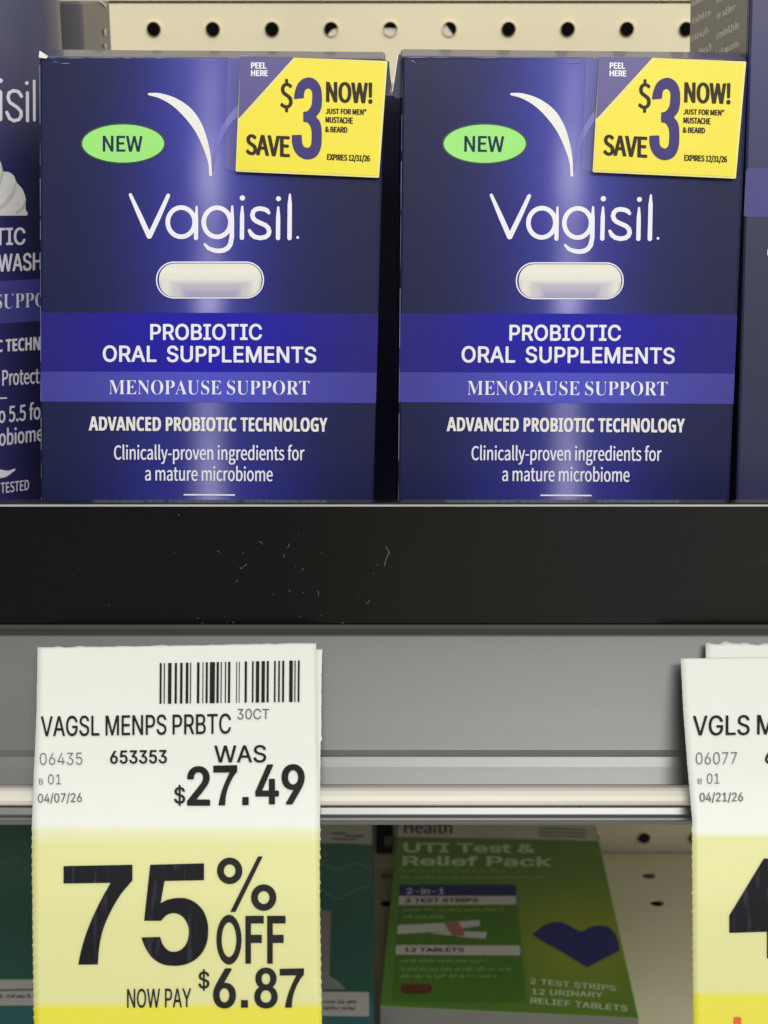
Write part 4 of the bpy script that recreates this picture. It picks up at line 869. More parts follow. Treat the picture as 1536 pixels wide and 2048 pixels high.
bead = extrude_x('rail_bead', [(y, zy(v, y)) for v, y in bead_px], XL, XR, M['rail_edge'], shelf)  # ceiling highlight on the ridge painted as the bead's pale colour
part_of(bead, rail)

# lower shelf: perforated enamel deck with a dark gap at the wall
drows_y = [.739, .718 - .0127, .6926 - .0127, .43]
dcols = [x - PITCH_IN / 2 - .0015 for x in hx] + [hx[-1] + PITCH_IN / 2 - .0015]
dholes = {}
for i in range(len(hx)):
    dholes[(i, 0)] = (hx[i] - .0015, .718)
    dholes[(i, 1)] = (hx[i] - .0015, .6926)
low_shelf = perforated('shelf', (0, 0, deck_z), (1, 0, 0), (0, 1, 0), dcols, drows_y, dholes, .0033, .0012, M['deck'])
tag(low_shelf, 'shaded beige lower shelf with slots near the wall under the green carton', 'shelf', 'wall shelves')
v_ = box_mesh('cavity', -.4, .4, .42, .744, deck_z - .03, deck_z - .02, M['void'], bevel=0)  # dark sheet added under the deck as the shade in its gap and holes
v_['kind'] = 'structure'
v_.name = 'ground'

br = thing('shelf_bracket', (0, .744, deck_z), 'dark brown metal bracket on the wall between the teal and green cartons', 'bracket')
M['bracket'] = mat('brown_bracket', (.05, .042, .034), .5)
bx0, bx1 = at_y(.740, 1680).x, 0
pA, pB = plane((0, .741, 0), (0, 1, 0))(752, 1708), plane((0, .741, 0), (0, 1, 0))(786, 1645)
box_mesh('plate', pA.x, pB.x, .7405, .744, pA.z, pB.z, M['bracket'], br)  # dark brown patch at the wall, built as a small plate
tA, tB = plane((0, .739, 0), (0, 1, 0))(768, 1681), plane((0, .739, 0), (0, 1, 0))(788, 1673)
box_mesh('tab', tA.x, tB.x, .732, .7403, tA.z, tB.z, M['grey_card'], br)



# ================================================================== cartons on the upper shelf
Y_T, Z_T, Y_B, Z_B = .3896, zy(113, .3896), .3742, zy(1003, .3742)
FRONT = plane_yz((Y_T, Z_T), (Y_B, Z_B))
L4 = [(78, 113), (771, 118), (747, 1003), (81, 1003)]
R4 = [(803, 112), (1497, 119), (1459, 1004), (795, 1004)]

def carton_body(name, corners, surf, root, depth, uvfun, mats, top=((.010, .0012), (.026, .0006), (1, -.0012)), vbot=1250, bevel=.0007):
    """folded card box: leaning printed front, slightly bulging lid"""
    (ul, vl), (ur, vr), (ubr, vbr), (ubl, vbl) = corners
    def ext(a, b):
        return a[0] + (b[0] - a[0]) * (vbot - a[1]) / (b[1] - a[1])
    q = [(ul, vl), (ur, vr), (ext(corners[1], corners[2]), vbot), (ext(corners[0], corners[3]), vbot)]
    TL, TR, BR, BL = [surf(*p) for p in q]
    V, left, right = [], [], []
    for T, Bm, loop in ((TL, BL, left), (TR, BR, right)):
        for p in [Bm, T] + [T + Vector((0, depth if d == 1 else d, z)) for d, z in top] + [Bm + Vector((0, depth + (T.y - Bm.y), 0))]:
            loop.append(len(V))
            V.append(p)
    n = len(left)
    F = [(left[k], right[k], right[(k + 1) % n], left[(k + 1) % n]) for k in range(n)]
    F += [tuple(left), tuple(reversed(right))]
    uv = [(0, 0)] * len(V)
    for idx, p in ((left[0], q[3]), (left[1], q[0]), (right[0], q[2]), (right[1], q[1])):
        uv[idx] = uvfun(*p)
    return link(name, V, F, mats, root, uvs=uv, bevel=bevel, fmats=[0] + [2 if len(mats) > 2 and k in (1, 2) else 1 for k in range(1, n)] + [1, 1])

BRAND = [
    ([(260.8, 389.5), (280, 432), (298.3, 472.3)], [3.2, 4.8, 5.2]), ([(336.4, 391), (318, 432), (299, 472.3)], [3.8, 4.8, 5.0]),
    (ellipse(362.5, 444.3, 27, 29.2, 40) + [(389.5, 444.3)], 4.6), ([(393.3, 413.5), (392.5, 440), (392, 476)], [2.0, 4.0, 4.3]),
    (ellipse(434.2, 444.6, 26.8, 29.2, 40) + [(461, 444.6)], 4.6),
    ([(464.5, 413), (464, 440), (463.6, 474), (460.6, 489), (455, 496.5), (447.5, 500.6), (438, 502), (428.5, 500.9), (417, 496.6), (409.5, 488.8)], [2.2, 4.2, 4.6, 4.8, 4.8, 4.8, 4.6, 4.4, 3.8, 2.4]),
    ([(484.5, 413.5), (484.2, 432), (483.8, 475.5)], [2.2, 4.2, 4.4]), ([(484.8, 396)], 5.3),
    (None, None),
    ([(556.5, 414.5), (556.3, 434), (556, 476)], [2.2, 4.2, 4.4]), ([(557, 397.4)], 5.0),
    ([(579.8, 389), (579.5, 408), (579, 476)], [2.0, 4.3, 4.5]), ([(595.3, 475)], 2.8)]
S_PTS = [(537.8, 425.6), (534, 421), (528.5, 418.4), (519, 417), (511.5, 418.6), (506.5, 423), (504.6, 430.5), (507, 437.5), (512, 442), (521.6, 446.4), (531, 450.6), (536.6, 456), (538.6, 463), (536.5, 469.5), (531, 474), (520.5, 476), (509.5, 473.6), (503, 468.5), (498.6, 461)]
S_RAD = [3.2] + [4.5] * 17 + [3.2]

def brand_print(pr):
    for p, r in BRAND:
        if p is None:
            pr.stroke(S_PTS, S_RAD)
        else:
            pr.stroke(p, r)
    return pr

SWOOSH = [(296, 186), (320, 186.5), (353, 197), (383, 218), (403, 247), (415, 281), (422, 317), (424, 352), (418.5, 352), (416.5, 327), (408, 300), (393, 267), (373, 239), (347, 213), (320, 197), (296, 190)]
ARC = [(424.5, 335), (430, 287), (447, 247), (475, 210), (500, 196), (500, 214), (475, 233), (457, 253), (440, 287), (430, 320), (426, 345)]
P3 = zo([(195, 685), (205, 590), (250, 470), (320, 405), (400, 383), (480, 405), (550, 480), (583, 590), (585, 750), (560, 855), (503, 932), (556, 1000), (580, 1100), (582, 1280), (560, 1400), (510, 1480), (430, 1522), (340, 1522), (250, 1470), (195, 1390), (167, 1290), (165, 1188), (303, 1183), (310, 1290), (332, 1345), (385, 1368), (425, 1340), (440, 1270), (440, 1130), (420, 1060), (385, 1015), (325, 1000), (325, 865), (385, 850), (425, 800), (445, 740), (450, 610), (430, 555), (395, 537), (355, 552), (338, 600), (333, 672)], 560, 100, 6.98)

def supplement_carton(quad, label, dx_coupon, worn, group):
    H = homography(L4, quad)
    inv = homography(quad, L4)
    base = FRONT((quad[2][0] + quad[3][0]) / 2, 1250)
    t = thing('medicine_carton', base, label, 'carton', group)
    same = quad is L4
    warp = None if same else H
    body = carton_body('body', quad, FRONT, t, .043, inv, [M['art'], M['navy_side'], M['lid']])
    def st(name, pr, m, eps=.00012, parent=None, w=warp):
        o = stamp(name, pr, FRONT, M[m], t, eps, w)
        if parent is not None:
            part_of(o, parent)
        return o
    # two printed bands across the front
    def lr(v):
        k = (v - 113) / 890
        return 78 + 3 * k + .6, 771 - 24 * k - .6
    def bandpoly(v0, v1):
        a, b = lr(v0), lr(v1)
        return [(a[0], v0), (a[1], v0 + 1.5), (b[1], v1 + 3), (b[0], v1)]
    st('colour_band', quad_print(bandpoly(625, 742.5), 1.5), 'band_deep')
    st('colour_band', quad_print(bandpoly(743, 803), 1.5), 'band_light')
    st('brand_lettering', brand_print(Print(1.0)), 'white_ink')
    st('brand_emblem', Print(1.0).poly([smooth_loop(SWOOSH)]), 'cream_ink')
    st('emblem_arc', Print(1.0).poly([smooth_loop(ARC)]), 'lav_ink')
    badge = st('new_badge', Print(1.5).poly([ellipse(246.3, 287, 82, 38)]), 'green_ink', .00016)
    st('badge_rim', Print(1.2).poly([ellipse(246.3, 287, 85.5, 41), ellipse(246.3, 287, 82.3, 38.3)[::-1]]), 'green_rim', .00014, badge)
    st('badge_lettering', Print(.8).text('NEW', 'S', 205.5, 285, 271.5, 303, 272, 303.5, .9, .5), 'dark_ink', .00022, badge)
    # capsule picture: pale outline and cream middle
    cap = st('capsule_picture', Print(1.2).poly([rrect(318, 527, 523, 594, 31)]), 'capsule', .00014)
    st('capsule_outline', Print(.9).poly([rrect(312, 523, 528, 597, 36), rrect(314.6, 525.6, 525.4, 594.6, 33.6)[::-1]]), 'white_ink', .00016, cap)
    st('lettering', Print(.9).text('PROBIOTIC', 'I', 300.5, 524, 648, 680, 648, 680, 1.0, .8, .012), 'white_ink', .0002)
    st('lettering', Print(.9).text('ORAL', 'I', 205.5, 313, 691, 723.5, 691.5, 724, 1.0, .8, .012).text('SUPPLEMENTS', 'I', 333.5, 632.5, 691.5, 724, 693.5, 726, 1.0, .8, .012), 'white_ink', .0002)
    st('lettering', Print(.8).text('MENOPAUSE', 'T', 218, 443, 760.5, 788, 761.5, 788.5, -.35).text('SUPPORT', 'T', 454, 619, 761.5, 788.5, 762, 789, -.35), 'white_ink', .0002)
    st('lettering', Print(.8).text('ADVANCED', 'B', 177.5, 322, 833, 861, 834, 862, .6, .0).text('PROBIOTIC', 'B', 331.5, 473, 834, 862, 834.8, 862.8, .6, .0).text('TECHNOLOGY', 'B', 481, 655, 834.8, 862.8, 835.5, 863.5, .6, .0), 'cream_ink', .0002)
    st('lettering', Print(.8).text('Clinically-proven ingredients for', 'S', 228, 609, 891, 919, 892.5, 920.5, .45, .2), 'white_ink', .0002)
    st('lettering', Print(.8).text('a mature microbiome', 'S', 290, 545.5, 933, 961, 934.5, 962.5, .45, .2), 'white_ink', .0002)
    st('rule', quad_print([(367, 988), (470, 988.5), (470, 991.5), (367, 991)], 1.5), 'white_ink', .0002)
    if worn:
        st('worn_corner', quad_print([(77.5, 115), (79, 101), (96, 112), (93, 117)], 1.2), 'white_card', .0009, body, None)
    # glints on the card's edges and creases, painted as pale strokes
    random.seed(31 if same else 77)
    glints = Print(.7)
    x = 84
    while x < 470:
        l_ = random.uniform(8, 60)
        if random.random() < .7:
            glints.stroke([(x, 116.2 + (x - 84) * -.004), (x + l_ * .5, 116 + random.uniform(-.5, .5)), (min(x + l_, 472), 116 + (x - 84) * -.004)], [.25, random.uniform(.4, .8), .25])
        x += l_ + random.uniform(3, 18)
    v = 130
    while v < 1000:
        l_ = random.uniform(20, 120)
        glints.stroke([(79.6 + .0034 * (v - 113), v), (79.6 + .0034 * (v + l_ - 113), min(v + l_, 1001))], random.uniform(.3, .55))
        v += l_ + random.uniform(4, 40)
    for x, y, l_, a in (((104, 124, 14, .1), (120, 127, 22, .05), (438, 126, 10, .2)) if same else ((404, 127, 34, -.06), (452, 133, 12, .9), (96, 121, 10, .6))):
        glints.stroke([(x, y), (x + l_ * .5, y + l_ * a * .5 - 1), (x + l_, y + l_ * a)], [.2, .8, .2])
    st('rubbed_edge', glints, 'rubbed', .00025, body)
    # glued side seam showing past the upper corner
    BEHIND = plane_yz((Y_T + .0025, Z_T), (Y_B + .0025, Z_B))
    if same:
        fl_, ed = [(769, 119), (780, 124), (784, 168), (776, 192), (768, 190)], [(779.5, 125), (781, 150), (784, 170)]
    else:
        fl_, ed = [(805, 112), (796, 107), (784, 184), (790, 196), (804, 196)], [(796, 108), (790, 150), (784.5, 183)]
    flap = stamp('side_flap', Print(1.2).poly([fl_]), BEHIND, M['navy_side'], t)
    part_of(stamp('flap_edge', Print(.8).stroke(ed, .9), BEHIND, M['white_card'], t, .0005), flap)
    # peel-off coupon, a little proud of the card and lifting at its lower edge
    cw = lambda u, v: (lambda p: (p[0] + dx_coupon, p[1]))(H(u, v)) if not same else (u, v)
    lift = lambda u, v: FRONT(u, v) * (1 - (.0004 + .0012 * max(0, (v - 110) / 240)) / FRONT(u, v).length)
    def cst(name, pr, m, eps, parent):
        o = stamp(name, pr, lift, M[m], t, eps, cw)
        if parent is not None:
            part_of(o, parent)
        return o
    sheet = cst('coupon_sticker', Print(2.5).poly([[(481, 111.5), (775, 122), (758, 355.5), (471, 343)]]), 'pale_edge', .0, None)
    cst('clear_film', quad_print([(455, 117), (480.5, 112.5), (470.5, 342), (450, 336)], 3), 'film', .0, sheet)
    s = sheet.modifiers.new('thickness', 'SOLIDIFY'); s.thickness = .00035; s.offset = -1
    me = sheet.data
    cst('coupon_field', Print(1.5).poly([[(592, 115.5), (770.5, 125), (754.5, 351.5), (474, 339.5), (478.5, 242)]]), 'yellow', .0001, sheet)
    cst('coupon_flap', Print(1.5).poly([[(481, 112), (588, 114.5), (476.5, 238)]]), 'violet', .0001, sheet)
    cst('lettering', Print(.7).text('PEEL', 'S', 502, 533, 124.5, 137, 125, 137.5, .7, .4).text('HERE', 'S', 502, 536, 140, 152, 140.5, 152.5, .7, .4), 'white_ink', .0002, sheet)
    cst('big_numeral', Print(1.0).poly([smooth_loop(P3)]), 'violet_ink', .0002, sheet)
    dol = Print(.7).text('$', 'S', 560, 585.5, 165, 216, 165, 216, 1.3, .6)
    dol.text('SAVE', 'S', 491.5, 580, 268.5, 309, 272.5, 314.5, 1.9, 1.0)
    dol.text('NOW!', 'S', 652, 745, 163.5, 204, 166, 207, 1.9, 1.0)
    cst('lettering', dol, 'brown_ink', .0002, sheet)
    sm = Print(.6).text('JUST FOR MEN*', 'S', 651, 733, 217, 227.5, 218.5, 230, .7, .35)
    sm.text('MUSTACHE', 'S', 651, 706, 233.5, 245, 235, 247.5, .7, .35).text('& BEARD', 'S', 650, 695, 253, 264, 254, 265.5, .7, .35)
    sm.text('EXPIRES 12/31/26', 'S', 654, 740, 308, 320, 311, 323, .7, .35)
    cst('small_lettering', sm, 'brown_ink', .0002, sheet)
    return t

def capsule_art():
    m, n, l, b = node_mat('capsule_picture')
    k = Nodes(m)
    fy = k.ramp(k.v, 520, 600, [(520, .45), (530, .95), (542, 1.0), (556, .9), (572, .30), (590, .05)])
    ends = k.ramp(k.u, 310, 530, [(310, .45), (330, 1.0), (352, .55), (380, .0), (465, .0), (490, .55), (512, 1.0), (530, .45)])
    f = k.op('MAXIMUM', fy, k.op('MULTIPLY', ends, .85))
    l.new(k.mix(f, (.33, .31, .46), (.80, .775, .66)), b.inputs['Base Color'])
    b.inputs['Roughness'].default_value = .35
    return m
M['capsule'] = capsule_art()
M['rubbed'] = mat('rubbed_card', (.20, .195, .30), .4, vary=.4, scale=200)
G_C = 'boxed supplement cartons with yellow coupons'
supplement_carton(L4, 'navy supplement carton with yellow coupon and worn white corner beside the foam bottle', 0, True, G_C)
supplement_carton(R4, 'navy supplement carton with yellow coupon standing beside the tall plain navy carton', -8.5, False, G_C)

# dust and lint clinging to the black lip
random.seed(12)
du = Print(.45)
for _ in range(46):
    x = random.gauss(540, 130) if random.random() < .6 else random.uniform(0, 1536)
    y = min(1245, max(1018, random.gauss(1170, 55)))
    if random.random() < .25:
        a = random.uniform(0, 3.1)
        l_ = random.uniform(4, 10)
        du.stroke([(x, y), (x + l_ * .5 * math.cos(a), y + l_ * .5 * math.sin(a)), (x + l_ * math.cos(a + .5), y + l_ * math.sin(a + .5))], .55)
    else:
        du.stroke([(x, y), (x + random.uniform(-1, 1), y + random.uniform(-1, 1))], random.uniform(.45, .95))
M['dust'] = mat('dust', (.10, .098, .09), .8, vary=.4, scale=900)
du = du.stroke([(772, 1093), (778, 1105), (772, 1118), (769, 1131)], [.6, 1.1, .6, 1.0])
dust = stamp('dust', du, plane((0, .345, 0), (0, 1, 0)), M['dust'], shelf, .0003)
# second row stock that closes the gap between the two cartons
bk = thing('medicine_carton', (.0, .455, deck_up), 'dark navy carton in the second row, seen between the two front cartons', 'carton')
bA, bB = plane((0, .452, 0), (0, 1, 0))(690, 186), plane((0, .452, 0), (0, 1, 0))(868, 186)
box_mesh('body', bA.x, bB.x, .452, .495, deck_up, bA.z, M['navy_side'], bk)

# tall carton at the right edge: plain navy front, grey printed side
TALL = plane_yz((Y_T + .004, Z_T), (Y_B + .004, Z_B))
tq = [(1502, -90), (1850, -90), (1800, 1004), (1471.5, 1004)]
tall = thing('tall_carton', TALL(1640, 1250), 'tall navy carton with grey patterned side rising out of the frame on the right', 'carton')
def tall_art():
    m, n, l, b = node_mat('tall_carton_artwork')
    k = Nodes(m)
    z = k.noise(30, 2)
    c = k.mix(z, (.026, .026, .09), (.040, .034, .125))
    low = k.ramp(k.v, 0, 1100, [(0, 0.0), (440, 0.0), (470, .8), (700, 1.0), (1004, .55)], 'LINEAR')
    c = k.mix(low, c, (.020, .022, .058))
    l.new(c, b.inputs['Base Color'])
    b.inputs['Roughness'].default_value = .33
    return m
M['tall_art'] = tall_art()
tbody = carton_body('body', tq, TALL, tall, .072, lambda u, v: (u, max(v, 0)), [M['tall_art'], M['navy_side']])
stamp('colour_band', quad_print([(1492, 336), (1790, 338), (1790, 436), (1487.5, 434)], 8), TALL, M['band_light2'] if 'band_light2' in M else M['lav_band'] if 'lav_band' in M else M['violet'], tall)
stamp('lettering', Print(1.0).stroke([(1536.5, 500), (1536.5, 510)], 1.6), TALL, M['white_ink'], tall)
fl, bl_ = TALL(1502, -60), None
xs = (TALL(1502, -90).x + TALL(1471.5, 1004).x) / 2
topf = TALL(1502, -90)
botf = TALL(tq[3][0] + (1502 - 1471.5) * (1004 - 1120) / 1094 * -1 * -1, 1120)
side_n = Vector((0, 1, 0)).cross(topf - botf).normalized()
SIDE = plane(tuple(topf), tuple(side_n))
side = stamp('side_panel', quad_print([(1382, -60), (1497.5, -80), (1491, 165), (1379, 150)], 5), SIDE, M['grey_card'], tall, .0003)
sp = Print(.9)
random.seed(3)
for x0, x1, ys in ((1384, 1424, (2, 38, 72, 108)), (1433, 1481, (-4, 28, 68, 104))):
    for y in ys:
        w = (x1 - x0) * random.uniform(.72, 1.0)
        x = x0 + random.uniform(0, 3)
        prev = None
        while x < x0 + w:
            yy = y + 10 - (x - x0) * .50
            h = random.choice((9, 9, 13, 9))
            sp.stroke([(x, yy), (x + random.uniform(-.5, 1), yy - h)], 1.6)
            if random.random() < .7:
                sp.stroke([(x, yy - random.choice((.5, 4, 8))), (x + 4.6, yy - 2.2 - random.choice((0, 4, 7)))], 1.35)
            x += random.choice((4.6, 5.2, 6.4))
o = stamp('side_print', sp, SIDE, M['silver_ink'], tall, .0005)
part_of(o, side)

# foam bottle at the left edge
BX, BY, BR = -.1101, .4600, .0240
bottle = thing('foam_bottle', (BX, BY, deck_up), 'round navy foam wash bottle with a white foam swirl, cut by the left edge', 'bottle')
def lathe(name, prof, cx, cy, m, parent, seg=72):
    V, F = [], []
    for r, z in prof:
        for k in range(seg):
            a = 2 * math.pi * k / seg
            V.append((cx + r * math.cos(a), cy + r * math.sin(a), z))
    for i in range(len(prof) - 1):
        for k in range(seg):
            a, b = i * seg + k, i * seg + (k + 1) % seg
            F.append((a, b, b + seg, a + seg))
    F.append(tuple(range(seg - 1, -1, -1)))
    F.append(tuple(range((len(prof) - 1) * seg, len(prof) * seg)))
    return link(name, V, F, m, parent, smooth=True)
def bottle_art_sheen():
    m, n, l, b = node_mat('bottle_artwork')
    k = Nodes(m)
    tc = n.new('ShaderNodeTexCoord')
    sp_ = n.new('ShaderNodeSeparateXYZ')
    l.new(tc.outputs['Object'], sp_.inputs[0])
    g = k.gauss(sp_.outputs[0], 0.0, .012)
    c = k.mix(g, (.020, .021, .062), (.045, .040, .20))
    top = k.ramp(sp_.outputs[2], 0, .2, [(0, 0.0), (.098, 0.0), (.128, 1.0), (.2, 1.0)])  # greyish reflection on the upper bottle painted into its colour
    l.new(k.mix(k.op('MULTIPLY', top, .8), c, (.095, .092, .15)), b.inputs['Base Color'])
    b.inputs['Roughness'].default_value = .34
    b.inputs['Specular IOR Level'].default_value = .55
    return m
M['bottle'] = bottle_art_sheen()
M['foam_fold'] = mat('foam_fold', (.54, .53, .49), .5, vary=.1)
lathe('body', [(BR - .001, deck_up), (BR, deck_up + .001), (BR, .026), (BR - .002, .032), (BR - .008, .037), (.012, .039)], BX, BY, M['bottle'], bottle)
M['clear_cap'] = mat('clear_cap', (.55, .60, .60), .15)
lathe('pump_cap', [(.019, .0395), (.0195, .041), (.019, .075), (.017, .078)], BX, BY, M['clear_cap'], bottle)
DR = drum(BX, BY, BR)
def bst(name, pr, m, eps=.00015):
    return stamp(name, pr, DR, M[m], bottle, eps, maxrun=1)
Z4 = lambda pts: zo(pts, 0, 120, 4.655)
br_ = Print(.9)
br_.stroke(Z4([(2, 300), (2, 550)]), 4.2).stroke(Z4([(5, 192)]), 4.6)
br_.stroke(Z4([(200, 338), (172, 295), (125, 285), (85, 305), (74, 350), (92, 395), (160, 440), (195, 478), (198, 520), (175, 555), (130, 566), (90, 545), (64, 488)]), 3.3)
br_.stroke(Z4([(255, 305), (256, 565)]), 3.2).stroke(Z4([(250, 215)]), 3.8).stroke(Z4([(318, 195), (320, 560)]), 2.6)
bst('brand_lettering', br_, 'dim_ink')
foam = smooth_loop(Z4([(-260, 1100), (-120, 900), (-20, 900), (12, 970), (30, 1040), (85, 1045), (130, 1080), (155, 1140), (210, 1205), (238, 1290), (238, 1385), (258, 1425), (252, 1448), (-260, 1450)]), 60)
fp = bst('foam_picture', Print(1.2).poly([foam]), 'foam')
part_of(bst('foam_fold', Print(.9).stroke(Z4([(10, 975), (22, 1060), (-10, 1150), (-60, 1230)]), [1.2, 2.6, 3.2, 2]).stroke(Z4([(150, 1140), (120, 1230), (60, 1320), (-20, 1390)]), [1, 3.0, 4.0, 3]).stroke(Z4([(238, 1300), (215, 1370), (150, 1420)]), [1, 2.4, 2]), 'foam_fold', .0003), fp)
bst('colour_band', quad_print([(-60, 566), (105, 556), (105, 640), (-60, 652)], 2.5), 'bottle_band')
tx = Print(.8)
tx.text('TIC', 'I', -10, 51, 456, 490.5, 455, 489.5, .9, .5)
tx.text('WASH', 'I', -4, 84, 508.5, 543.5, 505, 540, .9, .5)
bst('lettering', tx, 'dim_ink')
bst('lettering', Print(.8).text('SUPPO', 'T', -10, 92, 589.5, 617.5, 585, 613, -.4), 'dim_ink', .0003)
tx = Print(.8).text('C TECHN', 'B', -7, 81, 680.5, 704, 673, 700, .5, 0)
tx.text('Protect', 'S', 4.6, 79, 740.5, 771.5, 736.5, 766.5, .5, .3)
tx.stroke([(-8, 796.5), (13, 796)], 1.4)
tx.text('o 5.5 fo', 'S', -3, 81, 814.5, 846, 806, 838, .5, .3).text('obiome', 'S', -2, 86, 860, 892, 851, 881, .5, .3)
tx.text('TESTED', 'S', 1.5, 58, 966, 987, 959.5, 979.5, .2, .1)
tx.poly([smooth_loop(zo([(-60, 1745), (0, 1738), (70, 1748), (130, 1728), (135, 1742), (60, 1797), (0, 1812), (-60, 1812)], 0, 540, 4.355))])
bst('lettering', tx, 'dim_ink')

# worn carton behind the bottle
def worn_sheen():
    m, n, l, b = node_mat('worn_carton_artwork')
    k = Nodes(m)
    tc = n.new('ShaderNodeTexCoord')
    sp_ = n.new('ShaderNodeSeparateXYZ')
    l.new(tc.outputs['Generated'], sp_.inputs[0])
    f = k.ramp(sp_.outputs[0], 0, 1, [(0, 0.0), (.55, 0.0), (.72, 1.0), (1, 1.0)])  # grey reflection towards the right painted into the navy front
    l.new(k.mix(f, (.042, .044, .115), (.125, .115, .125)), b.inputs['Base Color'])
    b.inputs['Roughness'].default_value = .4
    return m
M['worn_navy'] = worn_sheen()
M['worn_side'] = mat('worn_side', (.15, .135, .15), .4, vary=.12, scale=50)
WC = plane((0, .492, 0), (0, 1, 0))
wc = thing('worn_carton', (-.10, .492, deck_up), 'navy carton with a scuffed white corner behind the foam bottle', 'carton')
wa, wb = WC(20, 2), WC(164, 2)
cz = wb.z
cb = link('body', [(x, y, z) for x in (wa.x, wb.x) for y in (.492, .541) for z in (deck_up, cz)],
          [(0, 1, 3, 2), (4, 6, 7, 5), (0, 4, 5, 1), (2, 3, 7, 6), (0, 2, 6, 4), (1, 5, 7, 3)], [M['worn_navy'], M['worn_side']], wc, bevel=.0008, fmats=[0, 1, 0, 0, 0, 0])
WS = plane((wb.x + .0004, 0, 0), (1, 0, 0))
scuff = Print(.8).poly([[(196, 2), (203, 1), (214, 10), (213, 15), (204, 7)]]).poly([[(208, 60), (212, 56), (213, 70), (210, 72)]]).poly([[(209, 88), (213, 87), (213, 97), (210, 97)]])
o = stamp('scuffed_edge', scuff, WS, M['white_card'], wc, .0002)
part_of(o, cb)

# ================================================================== cartons lying on the lower shelf
FLAT = plane_yz((.552, zy(2012, .552)), (.7186, zy(1655, .7186)))
def flat_box(name, pxs, root, mats, uvpx=True):
    """pxs: back left, back right, front right, front left of the upper face"""
    T = [FLAT(*p) for p in pxs]
    B = [Vector((p.x, p.y, deck_z + .0015)) for p in T]
    V = T + B
    F = [(0, 3, 2, 1), (4, 5, 6, 7), (0, 1, 5, 4), (1, 2, 6, 5), (2, 3, 7, 6), (3, 0, 4, 7)]
    return link(name, V, F, mats, root, uvs=list(pxs) + [(0, 0)] * 4, bevel=.0006, fmats=[0, 1, 1, 1, 2, 1])

def green_art():
    m, n, l, b = node_mat('green_carton_artwork')
    k = Nodes(m)
    f = k.op('MULTIPLY', k.gauss(k.u, 1180, 130), k.gauss(k.v, 1900, 100))
    c = k.mix(k.noise(30, 3), (.085, .225, .022), (.115, .26, .026))
    c = k.mix(f, c, (.30, .36, .02))
    l.new(c, b.inputs['Base Color'])
    b.inputs['Roughness'].default_value = .35
    return m
M['green_art'] = green_art()
M['green_card'] = mat('green_card', (.10, .27, .02), .4)
M['flap_white'] = mat('pale_card', (.17, .17, .155), .5, vary=.08)
M['pale_green'] = mat('pale_green_ink', (.58, .74, .42), .45, vary=.05)
M['dim_green'] = mat('dim_green_ink', (.27, .43, .13), .45, vary=.05)
M['mid_green'] = mat('dark_green_panel', (.062, .19, .014), .4, vary=.05)
M['navy_ink'] = mat('navy_ink', (.024, .03, .17), .4, vary=.06, spec=.2)
M['pink_ink'] = mat('pink_ink', (.42, .16, .12), .45, vary=.1)
M['maroon_ink'] = mat('maroon_ink', (.11, .018, .012), .4, vary=.1)
M['grey_white'] = mat('off_white_ink', (.62, .60, .55), .45, vary=.05)
gc = thing('test_kit_carton', FLAT(1018, 1850) * 1.0, 'green carton with a navy heart lying flat on the lower shelf', 'carton')
gq = [(798, 1640), (1190, 1645), (1278, 2036), (759, 2012)]
gb = flat_box('body', gq, gc, [M['green_art'], M['green_card'], M['flap_white']])
def gst(name, pr, m, eps=.0003, parent=None):
    o = stamp(name, pr, FLAT, M[m], gc, eps)
    if parent is not None:
        part_of(o, parent)
    return o
gst('white_strip', quad_print([(799, 1642), (1188, 1646), (1196, 1682), (1000, 1677), (794, 1674)], 3), 'grey_white')
gst('lettering', Print(.9).text('Health', 'S', 808, 904, 1641, 1666, 1642, 1667, .6, .2), 'brown_ink', .0006)
for y in (1657, 1664, 1671):
    gst('fine_print', Print(1.0).stroke([(1078, y), (1120, y + 1), (1172, y + 3)], .9), 'brown_ink', .0006)
gst('lettering', Print(.9).text('UTI Test &', 'I', 807, 1070, 1685, 1704.5, 1688, 1706, 2.0, .8), 'pale_green')
gst('lettering', Print(.9).text('Relief Pack', 'I', 805, 1103, 1712, 1731, 1713, 1733, 2.0, .8), 'pale_green')
def scribble(rows, seed):
    random.seed(seed)
    p = Print(.9)
    for x0, x1, y, h in rows:
        x = x0
        while x < x1:
            w = random.uniform(9, 34)
            e = min(x + w, x1)
            a = x
            while a < e:
                hh = h * random.choice((.55, .55, .55, 1.0))
                p.stroke([(a, y + h), (a + .6, y + h - hh)], .85)
                if random.random() < .75:
                    p.stroke([(a, y + h - random.choice((0, .5)) * h), (min(a + 4.2, e), y + h - random.choice((0, .5)) * h)], .75)
                a += random.choice((3.6, 4.4, 5.0))
            x = e + 6
    return p
gst('fine_print', scribble([(800, 1012, 1736, 7), (801, 1095, 1750, 7)], 1), 'dim_green')
panel = gst('inner_panel', quad_print([(800, 1768), (1032, 1768), (1052, 2002), (784, 2002)], 3), 'mid_green', .0003)
gst('navy_bar', quad_print([(799, 1769.5), (1031, 1769.5), (1032, 1791), (798, 1791)], 2), 'navy_ink', .0005, panel)
gst('white_bar', quad_print([(798, 1792), (1032, 1792), (1033, 1809), (797, 1810)], 2), 'grey_white', .0005, panel)
gst('white_bar', quad_print([(792, 1890), (1040, 1891), (1041, 1911), (791, 1909)], 2), 'grey_white', .0005, panel)
gst('lettering', Print(.8).text('2-in-1', 'I', 813, 889, 1776.5, 1788, 1776, 1788, .8, .2), 'grey_white', .0008, panel)
gst('lettering', Print(.8).text('2 TEST STRIPS', 'I', 811, 957, 1796.5, 1805, 1796, 1804, .8, .2), 'brown_ink', .0008, panel)
gst('lettering', Print(.8).text('12 TABLETS', 'I', 809, 928, 1895.5, 1904, 1895, 1903.5, .8, .2), 'brown_ink', .0008, panel)
